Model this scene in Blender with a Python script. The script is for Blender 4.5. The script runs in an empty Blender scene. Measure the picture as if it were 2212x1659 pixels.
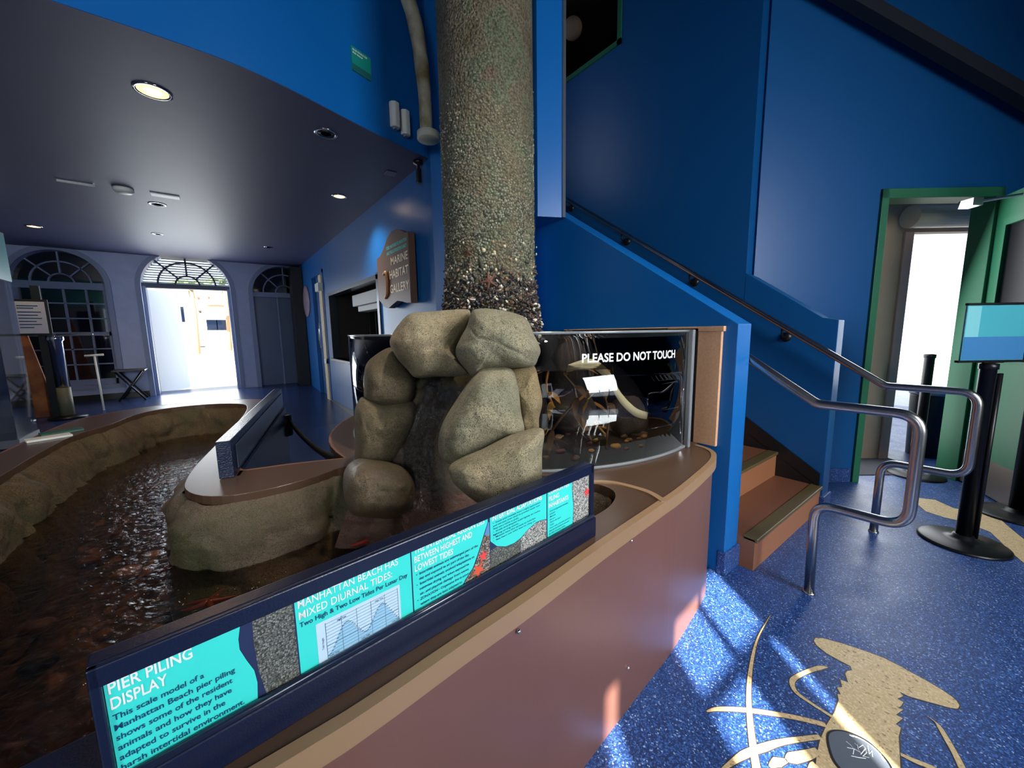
import bpy, bmesh, math, random
import numpy as np
from mathutils import Vector, Matrix, noise
random.seed(7)
SC = bpy.context.scene
COL = SC.collection
PI = math.pi

# ------------------------------------------------------------------ camera
W_, H_, F_ = 2212., 1659., 830.
CX, CY = W_/2, H_/2
def _basis():
    n = Vector((1200-CX, 7000-CY, F_)).normalized()       # straight down
    up = -n
    vx = 465-CX
    yy = -(vx*n.x+F_*n.z)/n.y
    Y = Vector((vx, yy, F_)).normalized()
    X = Y.cross(up)
    return Matrix((X, Y, up))
RW = _basis()
EYE = Vector((0, 0, 1.2))
cam = bpy.data.cameras.new('camera')
cam.sensor_width = 36; cam.sensor_fit = 'HORIZONTAL'; cam.lens = 36*F_/W_
cam.clip_start = 0.02; cam.clip_end = 500
co = bpy.data.objects.new('camera', cam); COL.objects.link(co)
_r, _u, _b = RW @ Vector((1, 0, 0)), RW @ Vector((0, -1, 0)), RW @ Vector((0, 0, -1))
M = Matrix((_r, _u, _b)).transposed().to_4x4(); M.translation = EYE
co.matrix_world = M
SC.camera = co
def ray(px, py): return RW @ Vector((px-CX, py-CY, F_))
def on(px, py, ax, v):
    d = ray(px, py); t = (v-EYE[ax])/d[ax]; return EYE+d*t
def onp(px, py, p0, n):
    d = ray(px, py); p0 = Vector(p0); n = Vector(n); return EYE+d*((p0-EYE).dot(n)/d.dot(n))

# ------------------------------------------------------------------ light
SC.view_settings.view_transform = 'Standard'
SC.view_settings.look = 'None'
SC.view_settings.exposure = 0.0
SC.view_settings.gamma = 1.0
SC.view_settings.use_curve_mapping = False
w = bpy.data.worlds.new('world'); SC.world = w; w.use_nodes = True
bg = w.node_tree.nodes['Background']
bg.inputs[0].default_value = (0.80, 0.90, 1.0, 1); bg.inputs[1].default_value = 2.6
sd = bpy.data.lights.new('sun', 'SUN'); sd.energy = 40; sd.angle = 0.009; sd.color = (1, .93, .82)
so = bpy.data.objects.new('sun', sd); COL.objects.link(so)
SUND = Vector((.57, .82, -.70)).normalized()
so.rotation_euler = SUND.to_track_quat('-Z', 'Y').to_euler()
def area(name, loc, size, to, energy, col=(1, 1, 1), spread=PI):
    l = bpy.data.lights.new(name, 'AREA'); l.shape = 'RECTANGLE'; l.size, l.size_y = size
    l.energy = energy; l.color = col; l.spread = spread
    o = bpy.data.objects.new(name, l); COL.objects.link(o); o.location = loc
    o.rotation_euler = (Vector(to)-Vector(loc)).to_track_quat('-Z', 'Y').to_euler(); return o
area('fill_back_window_right', (1.7, -2.42, 1.9), (1.3, 2.0), (1.75, 2.0, .3), 92, (.93, .97, 1), math.radians(120))  # added fill lamp just inside the right back window, brightens the hall
area('fill_back_window_left', (-2.9, -2.42, 1.9), (1.2, 2.0), (-.6, 4.0, .1), 40, (.93, .97, 1), math.radians(95))  # added fill lamp inside the left back window, brightens the far room
area('daylight_green_door', (4.30, .62, 1.15), (.6, 2.0), (2.6, -1.6, .4), 17, (.94, .97, 1))
area('daylight_far_doorway', (-.31, 9.3, 1.2), (1.2, 1.9), (-.1, 0, .6), 42, (.85, .93, 1))
def spot(name, loc, energy, col, size=2.2, blend=.6, to=None):
    l = bpy.data.lights.new(name, 'SPOT'); l.energy = energy; l.color = col; l.spot_size = size
    l.spot_blend = blend; l.shadow_soft_size = .04
    o = bpy.data.objects.new(name, l); COL.objects.link(o); o.location = loc
    if to: o.rotation_euler = (Vector(to)-Vector(loc)).to_track_quat('-Z', 'Y').to_euler()
    return o

# ------------------------------------------------------------------ materials
MATS = {}
def srgb(r, g, b):
    f = lambda c: ((c/255+.055)/1.055)**2.4 if c > 10 else c/255/12.92
    return (f(r), f(g), f(b), 1)
def mat(name, c, rough=.5, metal=0, spec=.5, bump=0, bscale=60, var=0, vscale=8, c2=None, emit=0, coat=0, bdist=.004):
    if name in MATS: return MATS[name]
    m = bpy.data.materials.new(name); m.use_nodes = True; MATS[name] = m
    nt = m.node_tree; b = nt.nodes['Principled BSDF']
    b.inputs['Base Color'].default_value = c; b.inputs['Roughness'].default_value = rough
    b.inputs['Metallic'].default_value = metal; b.inputs['Specular IOR Level'].default_value = spec
    b.inputs['Coat Weight'].default_value = coat
    if emit:
        b.inputs['Emission Color'].default_value = c; b.inputs['Emission Strength'].default_value = emit
    tc = nt.nodes.new('ShaderNodeTexCoord')
    if bump:
        n = nt.nodes.new('ShaderNodeTexNoise'); n.inputs['Scale'].default_value = bscale; n.inputs['Detail'].default_value = 4
        bp = nt.nodes.new('ShaderNodeBump'); bp.inputs['Strength'].default_value = bump; bp.inputs['Distance'].default_value = bdist
        nt.links.new(tc.outputs['Object'], n.inputs['Vector']); nt.links.new(n.outputs['Fac'], bp.inputs['Height'])
        nt.links.new(bp.outputs['Normal'], b.inputs['Normal'])
    if var or c2:
        n = nt.nodes.new('ShaderNodeTexNoise'); n.inputs['Scale'].default_value = vscale; n.inputs['Detail'].default_value = 5
        cr = nt.nodes.new('ShaderNodeValToRGB')
        k = 1-var
        cr.color_ramp.elements[0].position = .35; cr.color_ramp.elements[1].position = .65
        cr.color_ramp.elements[0].color = c; cr.color_ramp.elements[1].color = c2 or (c[0]*k, c[1]*k, c[2]*k, 1)
        nt.links.new(tc.outputs['Object'], n.inputs['Vector']); nt.links.new(n.outputs['Fac'], cr.inputs['Fac'])
        nt.links.new(cr.outputs['Color'], b.inputs['Base Color'])
    return m
def ramp(nt, src, stops):
    cr = nt.nodes.new('ShaderNodeValToRGB'); e = cr.color_ramp.elements
    while len(e) < len(stops): e.new(.5)
    for q, (p, c) in zip(e, stops): q.position = p; q.color = c
    nt.links.new(src, cr.inputs['Fac']); return cr.outputs['Color']
def mixc(nt, f, a, b, mode='MIX'):
    m = nt.nodes.new('ShaderNodeMix'); m.data_type = 'RGBA'; m.blend_type = mode
    for i, v in ((0, f), (6, a), (7, b)):
        if hasattr(v, 'links') or hasattr(v, 'is_linked'): nt.links.new(v, m.inputs[i])
        else: m.inputs[i].default_value = v
    return m.outputs[2]
def tex(nt, kind, scale, detail=4, vec=None, sy=None, **kw):
    n = nt.nodes.new(kind); n.inputs['Scale'].default_value = scale
    if 'Detail' in n.inputs: n.inputs['Detail'].default_value = 0 if 'Voronoi' in kind else detail
    for k, v in kw.items(): setattr(n, k, v)
    tc = nt.nodes.new('ShaderNodeTexCoord'); src = tc.outputs['Object']
    if sy:
        mp = nt.nodes.new('ShaderNodeMapping'); mp.inputs['Scale'].default_value = sy
        nt.links.new(src, mp.inputs['Vector']); src = mp.outputs['Vector']
    nt.links.new(src, n.inputs['Vector']); return n

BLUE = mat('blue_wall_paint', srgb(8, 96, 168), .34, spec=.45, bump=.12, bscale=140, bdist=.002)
BLUED = mat('blue_wall_paint_dark', srgb(8, 76, 132), .38, spec=.45, bump=.12, bscale=140, bdist=.002)  # darker tone of the same blue
FARW = mat('lavender_blue_paint', srgb(158, 170, 208), .5, var=.08)
CEIL = mat('dark_ceiling_paint', srgb(74, 76, 108), .52, spec=.45, bump=.15, bscale=5, bdist=.01)
BLACK = mat('black_satin', srgb(16, 17, 20), .4)
BLACKM = mat('black_metal', srgb(22, 23, 27), .35, metal=.3)
GREEN = mat('green_door_paint', srgb(24, 100, 68), .55)
TERR = None
def terrazzo(name, base, base2, chip, scale=230, rough=.22, chip2=None):
    m = mat(name, base, rough); nt = m.node_tree; b = nt.nodes['Principled BSDF']
    v = tex(nt, 'ShaderNodeTexVoronoi', scale); v2 = tex(nt, 'ShaderNodeTexVoronoi', scale*.95)
    n = tex(nt, 'ShaderNodeTexNoise', 3)
    s = nt.nodes.new('ShaderNodeSeparateColor'); nt.links.new(v.outputs['Color'], s.inputs['Color'])
    s2 = nt.nodes.new('ShaderNodeSeparateColor'); nt.links.new(v2.outputs['Color'], s2.inputs['Color'])
    c = ramp(nt, s.outputs[0], [(0, base2), (.35, base), (.6, base2), (.8, chip2 or base), (1, chip2 or base)])
    f = ramp(nt, s2.outputs[1], [(.0, (0, 0, 0, 1)), (.955, (0, 0, 0, 1)), (.96, (1, 1, 1, 1))])
    c = mixc(nt, f, c, chip)
    c = mixc(nt, ramp(nt, n.outputs['Fac'], [(.3, (0, 0, 0, 1)), (.7, (.25, .25, .25, 1))]), c, base)
    nt.links.new(c, b.inputs['Base Color'])
    n2 = tex(nt, 'ShaderNodeTexNoise', 7)
    mr = nt.nodes.new('ShaderNodeMapRange'); mr.inputs['To Min'].default_value = rough*.75; mr.inputs['To Max'].default_value = rough*1.7
    nt.links.new(n2.outputs['Fac'], mr.inputs['Value']); nt.links.new(mr.outputs['Result'], b.inputs['Roughness'])
    return m
TERR = terrazzo('blue_terrazzo', srgb(34, 62, 116), srgb(18, 36, 78), srgb(140, 166, 208), 270, .33, srgb(58, 98, 166))
TANT = terrazzo('tan_terrazzo', srgb(196, 172, 130), srgb(180, 156, 116), srgb(140, 112, 82), 200, .36, srgb(208, 186, 146))
FARF = mat('dark_blue_floor', srgb(40, 58, 104), .27, var=.35, vscale=5)
DECK = mat('brown_countertop', srgb(80, 60, 46), .3, spec=.5, bump=.05, bscale=300)
TAN = mat('tan_edge_trim', srgb(146, 116, 86), .35)
TANP = mat('tan_speckled_panel', srgb(208, 162, 124), .5, var=.12, vscale=90)
MAUVE = mat('mauve_laminate_front', srgb(112, 76, 66), .36, spec=.5, var=.1, vscale=2)
STEP = mat('brown_rubber_step', srgb(150, 98, 66), .45)
STEPT = mat('brown_rubber_tread', srgb(120, 76, 54), .42)
NOSE = mat('olive_rubber_nosing', srgb(92, 78, 48), .4)
STEEL = mat('brushed_steel', srgb(190, 188, 184), .27, metal=1)
CHROME = mat('chrome', srgb(210, 210, 212), .12, metal=1)
ALU = mat('aluminium', srgb(170, 172, 176), .35, metal=.9)
NAVY = mat('navy_painted_board', srgb(17, 25, 50), .3, bump=.1, bscale=300)
NAVYW = mat('navy_wet_board', srgb(24, 36, 62), .2, bump=.6, bscale=160, var=.3, vscale=30)
TEAL = mat('teal_print', srgb(60, 222, 210), .38)
WHITE = mat('white_print', srgb(236, 240, 238), .5)
WHITEP = mat('white_plastic', srgb(215, 216, 208), .45)
DARKT = mat('dark_blue_print', srgb(14, 62, 104), .5)
CHARTB = mat('pale_blue_print', srgb(196, 222, 238), .5)
CHARTF = mat('chart_fill_print', srgb(150, 198, 224), .5)
CREAM = mat('cream_paint', srgb(206, 190, 160), .5)
WHITEW = mat('white_trim_paint', srgb(190, 196, 206), .5)
TRIMW = mat('grey_blue_trim_paint', srgb(120, 134, 168), .5)
BONE = mat('old_bone', srgb(190, 184, 158), .6, c2=srgb(120, 104, 66), vscale=7, bump=.3, bscale=40)
RED = mat('red_sea_star', srgb(150, 34, 22), .5, bump=.8, bscale=90)
ORNG = mat('orange_print', srgb(226, 88, 56), .5)
BRASS = mat('orange_rust_board', srgb(176, 104, 44), .55, c2=srgb(120, 58, 26), vscale=6)
DGLASS = mat('dark_window_glass', srgb(12, 20, 34), .06, spec=.8)
CONC = mat('pale_concrete', srgb(200, 198, 192), .8, var=.1)
BROWNS = mat('brown_sign_board', srgb(104, 78, 62), .4)
GOLD = mat('cream_letters', srgb(255, 240, 208), .5)
CYAN = mat('cyan_letters', srgb(70, 222, 214), .5)

def rock_mat(name, a, b_, c, dark, wet=0, gr=1.0):
    m = mat(name, a, .75); nt = m.node_tree; b = nt.nodes['Principled BSDF']
    n = tex(nt, 'ShaderNodeTexNoise', 2.8, 6); col = ramp(nt, n.outputs['Fac'], [(.3, a), (.5, b_), (.68, c)])
    g = tex(nt, 'ShaderNodeTexNoise', 210*gr, 2); g.inputs['Distortion'].default_value = 2.0
    gf = ramp(nt, g.outputs['Fac'], [(.40, (.9, .9, .9, 1)), (.52, (0, 0, 0, 1))])
    col = mixc(nt, gf, col, dark)
    o = tex(nt, 'ShaderNodeTexNoise', 6, 5)
    of = ramp(nt, o.outputs['Fac'], [(.52, (0, 0, 0, 1)), (.7, (.5, .5, .5, 1))])
    col = mixc(nt, of, col, srgb(70, 74, 44) if not wet else srgb(52, 52, 20))
    nt.links.new(col, b.inputs['Base Color'])
    n3 = tex(nt, 'ShaderNodeTexNoise', 12, 8); ad = nt.nodes.new('ShaderNodeMath'); ad.operation = 'MULTIPLY_ADD'
    ad.inputs[1].default_value = .28
    nt.links.new(g.outputs['Fac'], ad.inputs[0]); nt.links.new(n3.outputs['Fac'], ad.inputs[2])
    bp = nt.nodes.new('ShaderNodeBump'); bp.inputs['Strength'].default_value = .8; bp.inputs['Distance'].default_value = .02
    nt.links.new(ad.outputs[0], bp.inputs['Height']); nt.links.new(bp.outputs['Normal'], b.inputs['Normal'])
    if wet:
        b.inputs['Coat Weight'].default_value = wet; b.inputs['Coat Roughness'].default_value = .22
        nt.links.new(bp.outputs['Normal'], b.inputs['Coat Normal'])
        b.inputs['Roughness'].default_value = .35
    return m
ROCK = rock_mat('speckled_boulder', srgb(150, 142, 112), srgb(166, 156, 126), srgb(160, 136, 104), srgb(92, 86, 66))
ROCKG = rock_mat('greenish_boulder', srgb(146, 140, 114), srgb(160, 152, 124), srgb(138, 142, 120), srgb(84, 80, 64))
ROCKY = rock_mat('ochre_boulder', srgb(160, 134, 88), srgb(150, 136, 104), srgb(166, 128, 76), srgb(98, 80, 52))
ROCKD = rock_mat('olive_damp_boulder', srgb(122, 108, 84), srgb(110, 98, 70), srgb(134, 112, 92), srgb(62, 54, 42))
ROCKW = rock_mat('wet_rock', srgb(92, 76, 58), srgb(108, 92, 62), srgb(88, 66, 62), srgb(44, 36, 28), wet=.7)
ROCKR = rock_mat('brown_rim_rock', srgb(98, 78, 54), srgb(112, 94, 64), srgb(80, 68, 44), srgb(48, 38, 24))
ROCKI = rock_mat('mossy_wet_rock', srgb(96, 84, 58), srgb(112, 94, 74), srgb(78, 78, 42), srgb(42, 36, 24), wet=.55)

def clear_mat(name, tint, fres=1.25, rough=0.0, bump=0, bscale=14, gloss=(1, 1, 1, 1), add=.02):
    m = bpy.data.materials.new(name); m.use_nodes = True; MATS[name] = m; nt = m.node_tree
    for n in list(nt.nodes):
        if n.type != 'OUTPUT_MATERIAL': nt.nodes.remove(n)
    out = [n for n in nt.nodes if n.type == 'OUTPUT_MATERIAL'][0]
    t = nt.nodes.new('ShaderNodeBsdfTransparent'); t.inputs[0].default_value = tint
    g = nt.nodes.new('ShaderNodeBsdfGlossy'); g.inputs['Roughness'].default_value = rough; g.inputs['Color'].default_value = gloss
    f = nt.nodes.new('ShaderNodeFresnel'); f.inputs['IOR'].default_value = fres
    a = nt.nodes.new('ShaderNodeMath'); a.operation = 'ADD'; a.inputs[1].default_value = add; a.use_clamp = True
    nt.links.new(f.outputs[0], a.inputs[0])
    mx = nt.nodes.new('ShaderNodeMixShader'); nt.links.new(a.outputs[0], mx.inputs[0])
    nt.links.new(t.outputs[0], mx.inputs[1]); nt.links.new(g.outputs[0], mx.inputs[2]); nt.links.new(mx.outputs[0], out.inputs[0])
    if bump:
        n = tex(nt, 'ShaderNodeTexNoise', bscale, 5, sy=(1, 1.0, 1)); n.inputs['Distortion'].default_value = .8
        bp = nt.nodes.new('ShaderNodeBump'); bp.inputs['Strength'].default_value = bump; bp.inputs['Distance'].default_value = .03
        nt.links.new(n.outputs['Fac'], bp.inputs['Height'])
        nt.links.new(bp.outputs[0], g.inputs['Normal']); nt.links.new(bp.outputs[0], f.inputs['Normal'])
    return m
GLASS = clear_mat('clear_acrylic', (.90, .91, .90, 1), 1.36, add=.015)
WATER = clear_mat('rippled_pool_water', (.84, .70, .54, 1), 1.30, .05, bump=.30, bscale=30)
TWATER = clear_mat('tank_water', (.72, .62, .46, 1), 1.33, .05, bump=.06)
BGLASS = mat('blue_backed_acrylic', srgb(74, 164, 176), .12, spec=.7, coat=.5)
FROST = mat('white_frosted_door', srgb(215, 222, 232), .4)

# ------------------------------------------------------------------ object helpers
WL = {}
def tag(o, label=None, cat=None, group=None, kind=None):
    if label: o['label'] = label
    if cat: o['category'] = cat
    if group: o['group'] = group
    if kind: o['kind'] = kind
    return o
def thing(name, loc, label, cat, group=None):
    o = bpy.data.objects.new(name, None); COL.objects.link(o); o.location = loc; o.empty_display_size = .05
    WL[o.name] = Vector(loc); return tag(o, label, cat, group)
def obj(name, verts, faces, m, parent=None, smooth=False, bevel=0, kind=None, seg=2, mats=None):
    verts = [Vector(v) for v in verts]
    if parent is not None: org = WL[parent.name]
    else:
        xs = [v.x for v in verts]; ys = [v.y for v in verts]; zs = [v.z for v in verts]
        org = Vector(((min(xs)+max(xs))/2, (min(ys)+max(ys))/2, min(zs)))
    me = bpy.data.meshes.new(name); me.from_pydata([v-org for v in verts], [], faces); me.update()
    bm = bmesh.new(); bm.from_mesh(me); bmesh.ops.recalc_face_normals(bm, faces=bm.faces); bm.to_mesh(me); bm.free()
    for k in (mats or [m]): me.materials.append(k)
    if smooth:
        for p in me.polygons: p.use_smooth = True
    o = bpy.data.objects.new(name, me); COL.objects.link(o)
    if parent is not None: o.parent = parent; WL[o.name] = org
    else: o.location = org; WL[o.name] = org
    if bevel:
        b = o.modifiers.new('bevel', 'BEVEL'); b.width = bevel; b.segments = seg; b.limit_method = 'ANGLE'; b.angle_limit = .7
    if kind: o['kind'] = kind
    return o
class MB:
    def __init__(s): s.v = []; s.f = []
    def add(s, v, f):
        n = len(s.v); s.v += [Vector(x) for x in v]; s.f += [[i+n for i in q] for q in f]; return s
    def box(s, a, b, M=None):
        x0, y0, z0 = a; x1, y1, z1 = b
        v = [Vector(p) for p in ((x0, y0, z0), (x1, y0, z0), (x1, y1, z0), (x0, y1, z0), (x0, y0, z1), (x1, y0, z1), (x1, y1, z1), (x0, y1, z1))]
        if M: v = [M @ p for p in v]
        return s.add(v, [(0, 3, 2, 1), (4, 5, 6, 7), (0, 1, 5, 4), (1, 2, 6, 5), (2, 3, 7, 6), (3, 0, 4, 7)])
    def prism(s, poly, z0, z1, M=None):
        n = len(poly); v = [Vector((p[0], p[1], z0)) for p in poly]+[Vector((p[0], p[1], z1)) for p in poly]
        if M: v = [M @ p for p in v]
        return s.add(v, [list(range(n))[::-1], list(range(n, 2*n))]+[(i, (i+1) % n, n+(i+1) % n, n+i) for i in range(n)])
    def tube(s, pts, r, n=12, cap=True, rr=None):
        pts = [Vector(p) for p in pts]; k = len(pts); rings = []
        up = None
        for i, p in enumerate(pts):
            t = (pts[min(i+1, k-1)]-pts[max(i-1, 0)]).normalized()
            if up is None: up = t.orthogonal().normalized()
            up = (up-t*up.dot(t)).normalized(); sd_ = t.cross(up); R = rr[i] if rr else r
            rings.append([p+(up*math.cos(2*PI*j/n)+sd_*math.sin(2*PI*j/n))*R for j in range(n)])
        f = [(i*n+j, i*n+(j+1) % n, (i+1)*n+(j+1) % n, (i+1)*n+j) for i in range(k-1) for j in range(n)]
        if cap: f += [list(range(n))[::-1], list(range((k-1)*n, k*n))]
        return s.add([q for R in rings for q in R], f)
    def lathe(s, prof, c, n=32, M=None):
        v = []; f = []; k = len(prof)
        for (r, z) in prof:
            for j in range(n):
                p = Vector((r*math.cos(2*PI*j/n), r*math.sin(2*PI*j/n), z))
                v.append(M @ p if M else p+Vector(c))
        f = [(i*n+j, i*n+(j+1) % n, (i+1)*n+(j+1) % n, (i+1)*n+j) for i in range(k-1) for j in range(n)]
        f += [list(range(n))[::-1], list(range((k-1)*n, k*n))]
        return s.add(v, f)
    def build(s, name, m, parent=None, **kw): return obj(name, s.v, s.f, m, parent, **kw)
def frame_m(o, ex, ey, ez=None):
    ex = Vector(ex).normalized(); ey = Vector(ey); ey = (ey-ex*ey.dot(ex)).normalized(); ez = ex.cross(ey)
    M = Matrix((ex, ey, ez)).transposed().to_4x4(); M.translation = Vector(o); return M
def fillet(pts, r, n=7, tight=None):
    pts = [Vector(p) for p in pts]; out = [pts[0]]
    for a, b, c in zip(pts, pts[1:], pts[2:]):
        d1 = (a-b); d2 = (c-b); R = min(r if b != tight else .02, d1.length*.45, d2.length*.45)
        p = b+d1.normalized()*R; q = b+d2.normalized()*R
        for i in range(n+1):
            t = i/n; out.append(p*(1-t)**2+b*2*t*(1-t)+q*t*t)
    out.append(pts[-1]); return out
def smooth_path(pts, n=6, closed=False):
    P = [Vector(p) if len(p) == 3 else Vector((p[0], p[1], 0)) for p in pts]; out = []; k = len(P)
    rng = range(k if closed else k-1)
    for i in rng:
        if closed: a, b, c, d = P[i-1], P[i], P[(i+1) % k], P[(i+2) % k]
        else: a, b, c, d = P[max(i-1, 0)], P[i], P[i+1], P[min(i+2, k-1)]
        for j in range(n):
            t = j/n
            out.append(.5*((2*b)+(c-a)*t+(2*a-5*b+4*c-d)*t*t+(3*b-a-3*c+d)*t**3))
    if not closed: out.append(P[-1])
    return out
def fill_mesh(loops, z0, z1):
    """solid slab between z0 and z1 bounded by outer loop and holes"""
    bm = bmesh.new(); es = []; rings = []
    for L in loops:
        vs = [bm.verts.new((p[0], p[1], z1)) for p in L]; rings.append(vs)
        es += [bm.edges.new((vs[i], vs[(i+1) % len(vs)])) for i in range(len(vs))]
    bmesh.ops.triangle_fill(bm, edges=es, use_beauty=True)
    bm.verts.index_update()
    v = [x.co.copy() for x in bm.verts]; f = [[x.index for x in q.verts] for q in bm.faces]
    n = len(v); V = v+[Vector((p.x, p.y, z0)) for p in v]; Fa = f+[[i+n for i in q][::-1] for q in f]
    for R in rings:
        k = len(R)
        for i in range(k):
            a, b = R[i].index, R[(i+1) % k].index; Fa.append((a, b, b+n, a+n))
    bm.free(); return V, Fa
def text(name, s, M, m, parent, height=None, width=None, bold=0, thick=.0006, align='LEFT', line=1.0):
    cu = bpy.data.curves.new(name, 'FONT'); cu.body = s; cu.size = 1; cu.offset = bold; cu.align_x = align; cu.space_line = line
    cu.resolution_u = 3; cu.fill_mode = 'BOTH'; cu.extrude = 0
    t = bpy.data.objects.new(name, cu)
    me = bpy.data.meshes.new_from_object(t)
    vs = [v.co.copy() for v in me.vertices]
    xs = [v.x for v in vs]; ys = [v.y for v in vs]
    sx = sy = height or 1
    if height: sy = sx = height/.72
    if width: sx = width/(max(xs)-min(xs))
    x0 = min(xs) if align == 'LEFT' else 0
    V = [M @ Vector(((v.x-x0)*sx, v.y*sy, thick)) for v in vs]
    F = [list(p.vertices) for p in me.polygons]
    bpy.data.objects.remove(t); bpy.data.curves.remove(cu); bpy.data.meshes.remove(me)
    return obj(name, V, F, m, parent)
def wall(name, M, w0, w1, z0, z1, th, m, holes=(), kind='structure'):
    """wall panel in frame M (x along, y up, z out); rectangular holes cut through"""
    xs = sorted({w0, w1, *[h[0] for h in holes], *[h[1] for h in holes]}); zs = sorted({z0, z1, *[h[2] for h in holes], *[h[3] for h in holes]})
    mb = MB()
    for a, b in zip(xs, xs[1:]):
        for c, d in zip(zs, zs[1:]):
            if any(h[0] <= a and b <= h[1] and h[2] <= c and d <= h[3] for h in holes): continue
            mb.box((a, c, -th), (b, d, 0), M)
    return mb.build(name, m, kind=kind)

# ================================================================== SETTING
ZC = 2.6
FAS = [(-.416, 2.585), (.107, 2.592), (.433, 2.66), (.88, 2.829), (1.212, 2.946), (1.538, 3.038)]
fcur = [Vector((-6, 2.585, 0)), Vector((-3, 2.585, 0)), Vector((-1.2, 2.583, 0))]+smooth_path(FAS, 6)
V, Fc = fill_mesh([[(-4.2, -2.6), (8.2, -2.6), (8.2, 1.2), (3.2, 1.2), (3.2, 5.6), (-4.2, 5.6)]], -.1, 0)
obj('floor', V, Fc, TERR, kind='structure')
def ramp_z(y): return max(0, .05*(y-5.5))
mb = MB()
for y0, y1 in ((3.2, 5.5), (5.5, 9.6)):
    x1 = 1.86
    mb.add([(-4.2, y0, ramp_z(y0)+.003), (x1, y0, ramp_z(y0)+.003), (x1, y1, ramp_z(y1)+.003), (-4.2, y1, ramp_z(y1)+.003)], [(0, 1, 2, 3)])
mb.build('floor', FARF, kind='structure')
# low ceiling over the far room, curved front
loop = [(p.x, p.y+.004) for p in fcur]+[(1.7, 3.2), (1.7, 9.5), (-6, 9.5)]
V, Fc = fill_mesh([loop], ZC, ZC+.01); obj('ceiling', V, Fc, CEIL, kind='structure')
# curved upper wall above it
back = [Vector((p.x, p.y+.12, 0)) for p in fcur]
poly = [(p.x, p.y) for p in fcur]+[(p.x, p.y) for p in back[::-1]]
MB().prism(poly, ZC+.0015, 5.3).build('wall_upper', BLUE, kind='structure')
MW1 = frame_m((1.5, 0, 0), (0, -1, 0), (0, 0, 1))
wall('wall_gallery', MW1, -9.3, -3.0, 0, ZC+.02, .1, BLUE, [(-8.0, -7.05, 0, 2.28), (-6.75, -4.35, .83, 1.85)])
# pier that cases the column, cut off over the stair wall
MB().prism([(1.50, 3.0), (1.61, 2.94), (1.70, 1.93), (1.85, 1.86), (1.866, 1.866), (2.02, 2.12), (2.02, 3.2), (1.501, 3.2)], 1.93, 5.3).build('wall_pier', BLUE, kind='structure')
MB().prism([(1.50, 3.0), (1.61, 2.94), (1.70, 1.95), (1.74, 2.12), (1.879, 2.30), (1.879, 3.2), (1.501, 3.2)], 0, 1.93).build('wall_pier', BLUE, kind='structure')
MB().box((1.844, 1.850, 1.93), (1.868, 1.872, 5.3)).build('trim_1', ALU, kind='structure')
# stair walls
Z0 = 1.222; SL = .655
def ztop(y): return Z0+SL*(y-.77)
MX = Matrix(((0, 0, 1, 0), (1, 0, 0, 0), (0, 1, 0, 0), (0, 0, 0, 1)))   # local (x,y,z) -> (z, x, y)
MB().prism([(.77, 0), (4.1, 0), (4.1, ztop(4.1)), (.77, Z0)], 1.88, 2.02, MX).build('wall_stair_left', BLUE, kind='structure', bevel=.003)
mb = MB()
for a in ((1.23, 2.40, 0, 5.3), (2.40, 3.25, 0, 3.74), (2.40, 3.25, 4.9, 5.3), (3.25, 4.2, 0, 5.3)):
    mb.box((3.07, a[0], a[2]), (3.2, a[1], a[3]))
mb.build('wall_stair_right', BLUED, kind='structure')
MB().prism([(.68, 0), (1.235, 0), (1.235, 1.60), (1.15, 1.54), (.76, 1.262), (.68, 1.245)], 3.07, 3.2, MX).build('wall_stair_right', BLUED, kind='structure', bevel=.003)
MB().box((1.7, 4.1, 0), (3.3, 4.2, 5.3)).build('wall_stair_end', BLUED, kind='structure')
# green framed opening high over the stairs and the dark room behind it
fr = MB()
fr.box((3.055, 2.36, 3.70), (3.2, 2.40, 4.9)).box((3.055, 2.36, 3.70), (3.2, 3.3, 3.74))
fr.build('window_3', GREEN, kind='structure')
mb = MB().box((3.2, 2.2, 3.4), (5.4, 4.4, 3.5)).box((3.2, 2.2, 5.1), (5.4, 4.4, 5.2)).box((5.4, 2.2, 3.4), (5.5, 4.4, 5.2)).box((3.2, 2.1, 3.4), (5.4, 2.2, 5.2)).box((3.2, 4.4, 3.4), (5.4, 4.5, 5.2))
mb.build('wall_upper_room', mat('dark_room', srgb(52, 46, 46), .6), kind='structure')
# angled wall with the green door
DU = Vector((.79, -.61, 0)).normalized(); D0 = Vector((3.847, .688, 0))
MD = frame_m(D0, DU, (0, 0, 1))       # faces the hall
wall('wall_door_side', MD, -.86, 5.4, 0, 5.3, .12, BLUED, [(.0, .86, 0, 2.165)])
mb = MB().box((0, 0, -.13), (.05, 2.165, .02), MD).box((.80, 0, -.13), (.86, 2.165, .02), MD).box((0, 2.10, -.13), (.86, 2.165, .02), MD)
mb.build('door_1', GREEN, kind='structure', bevel=.003)
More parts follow.
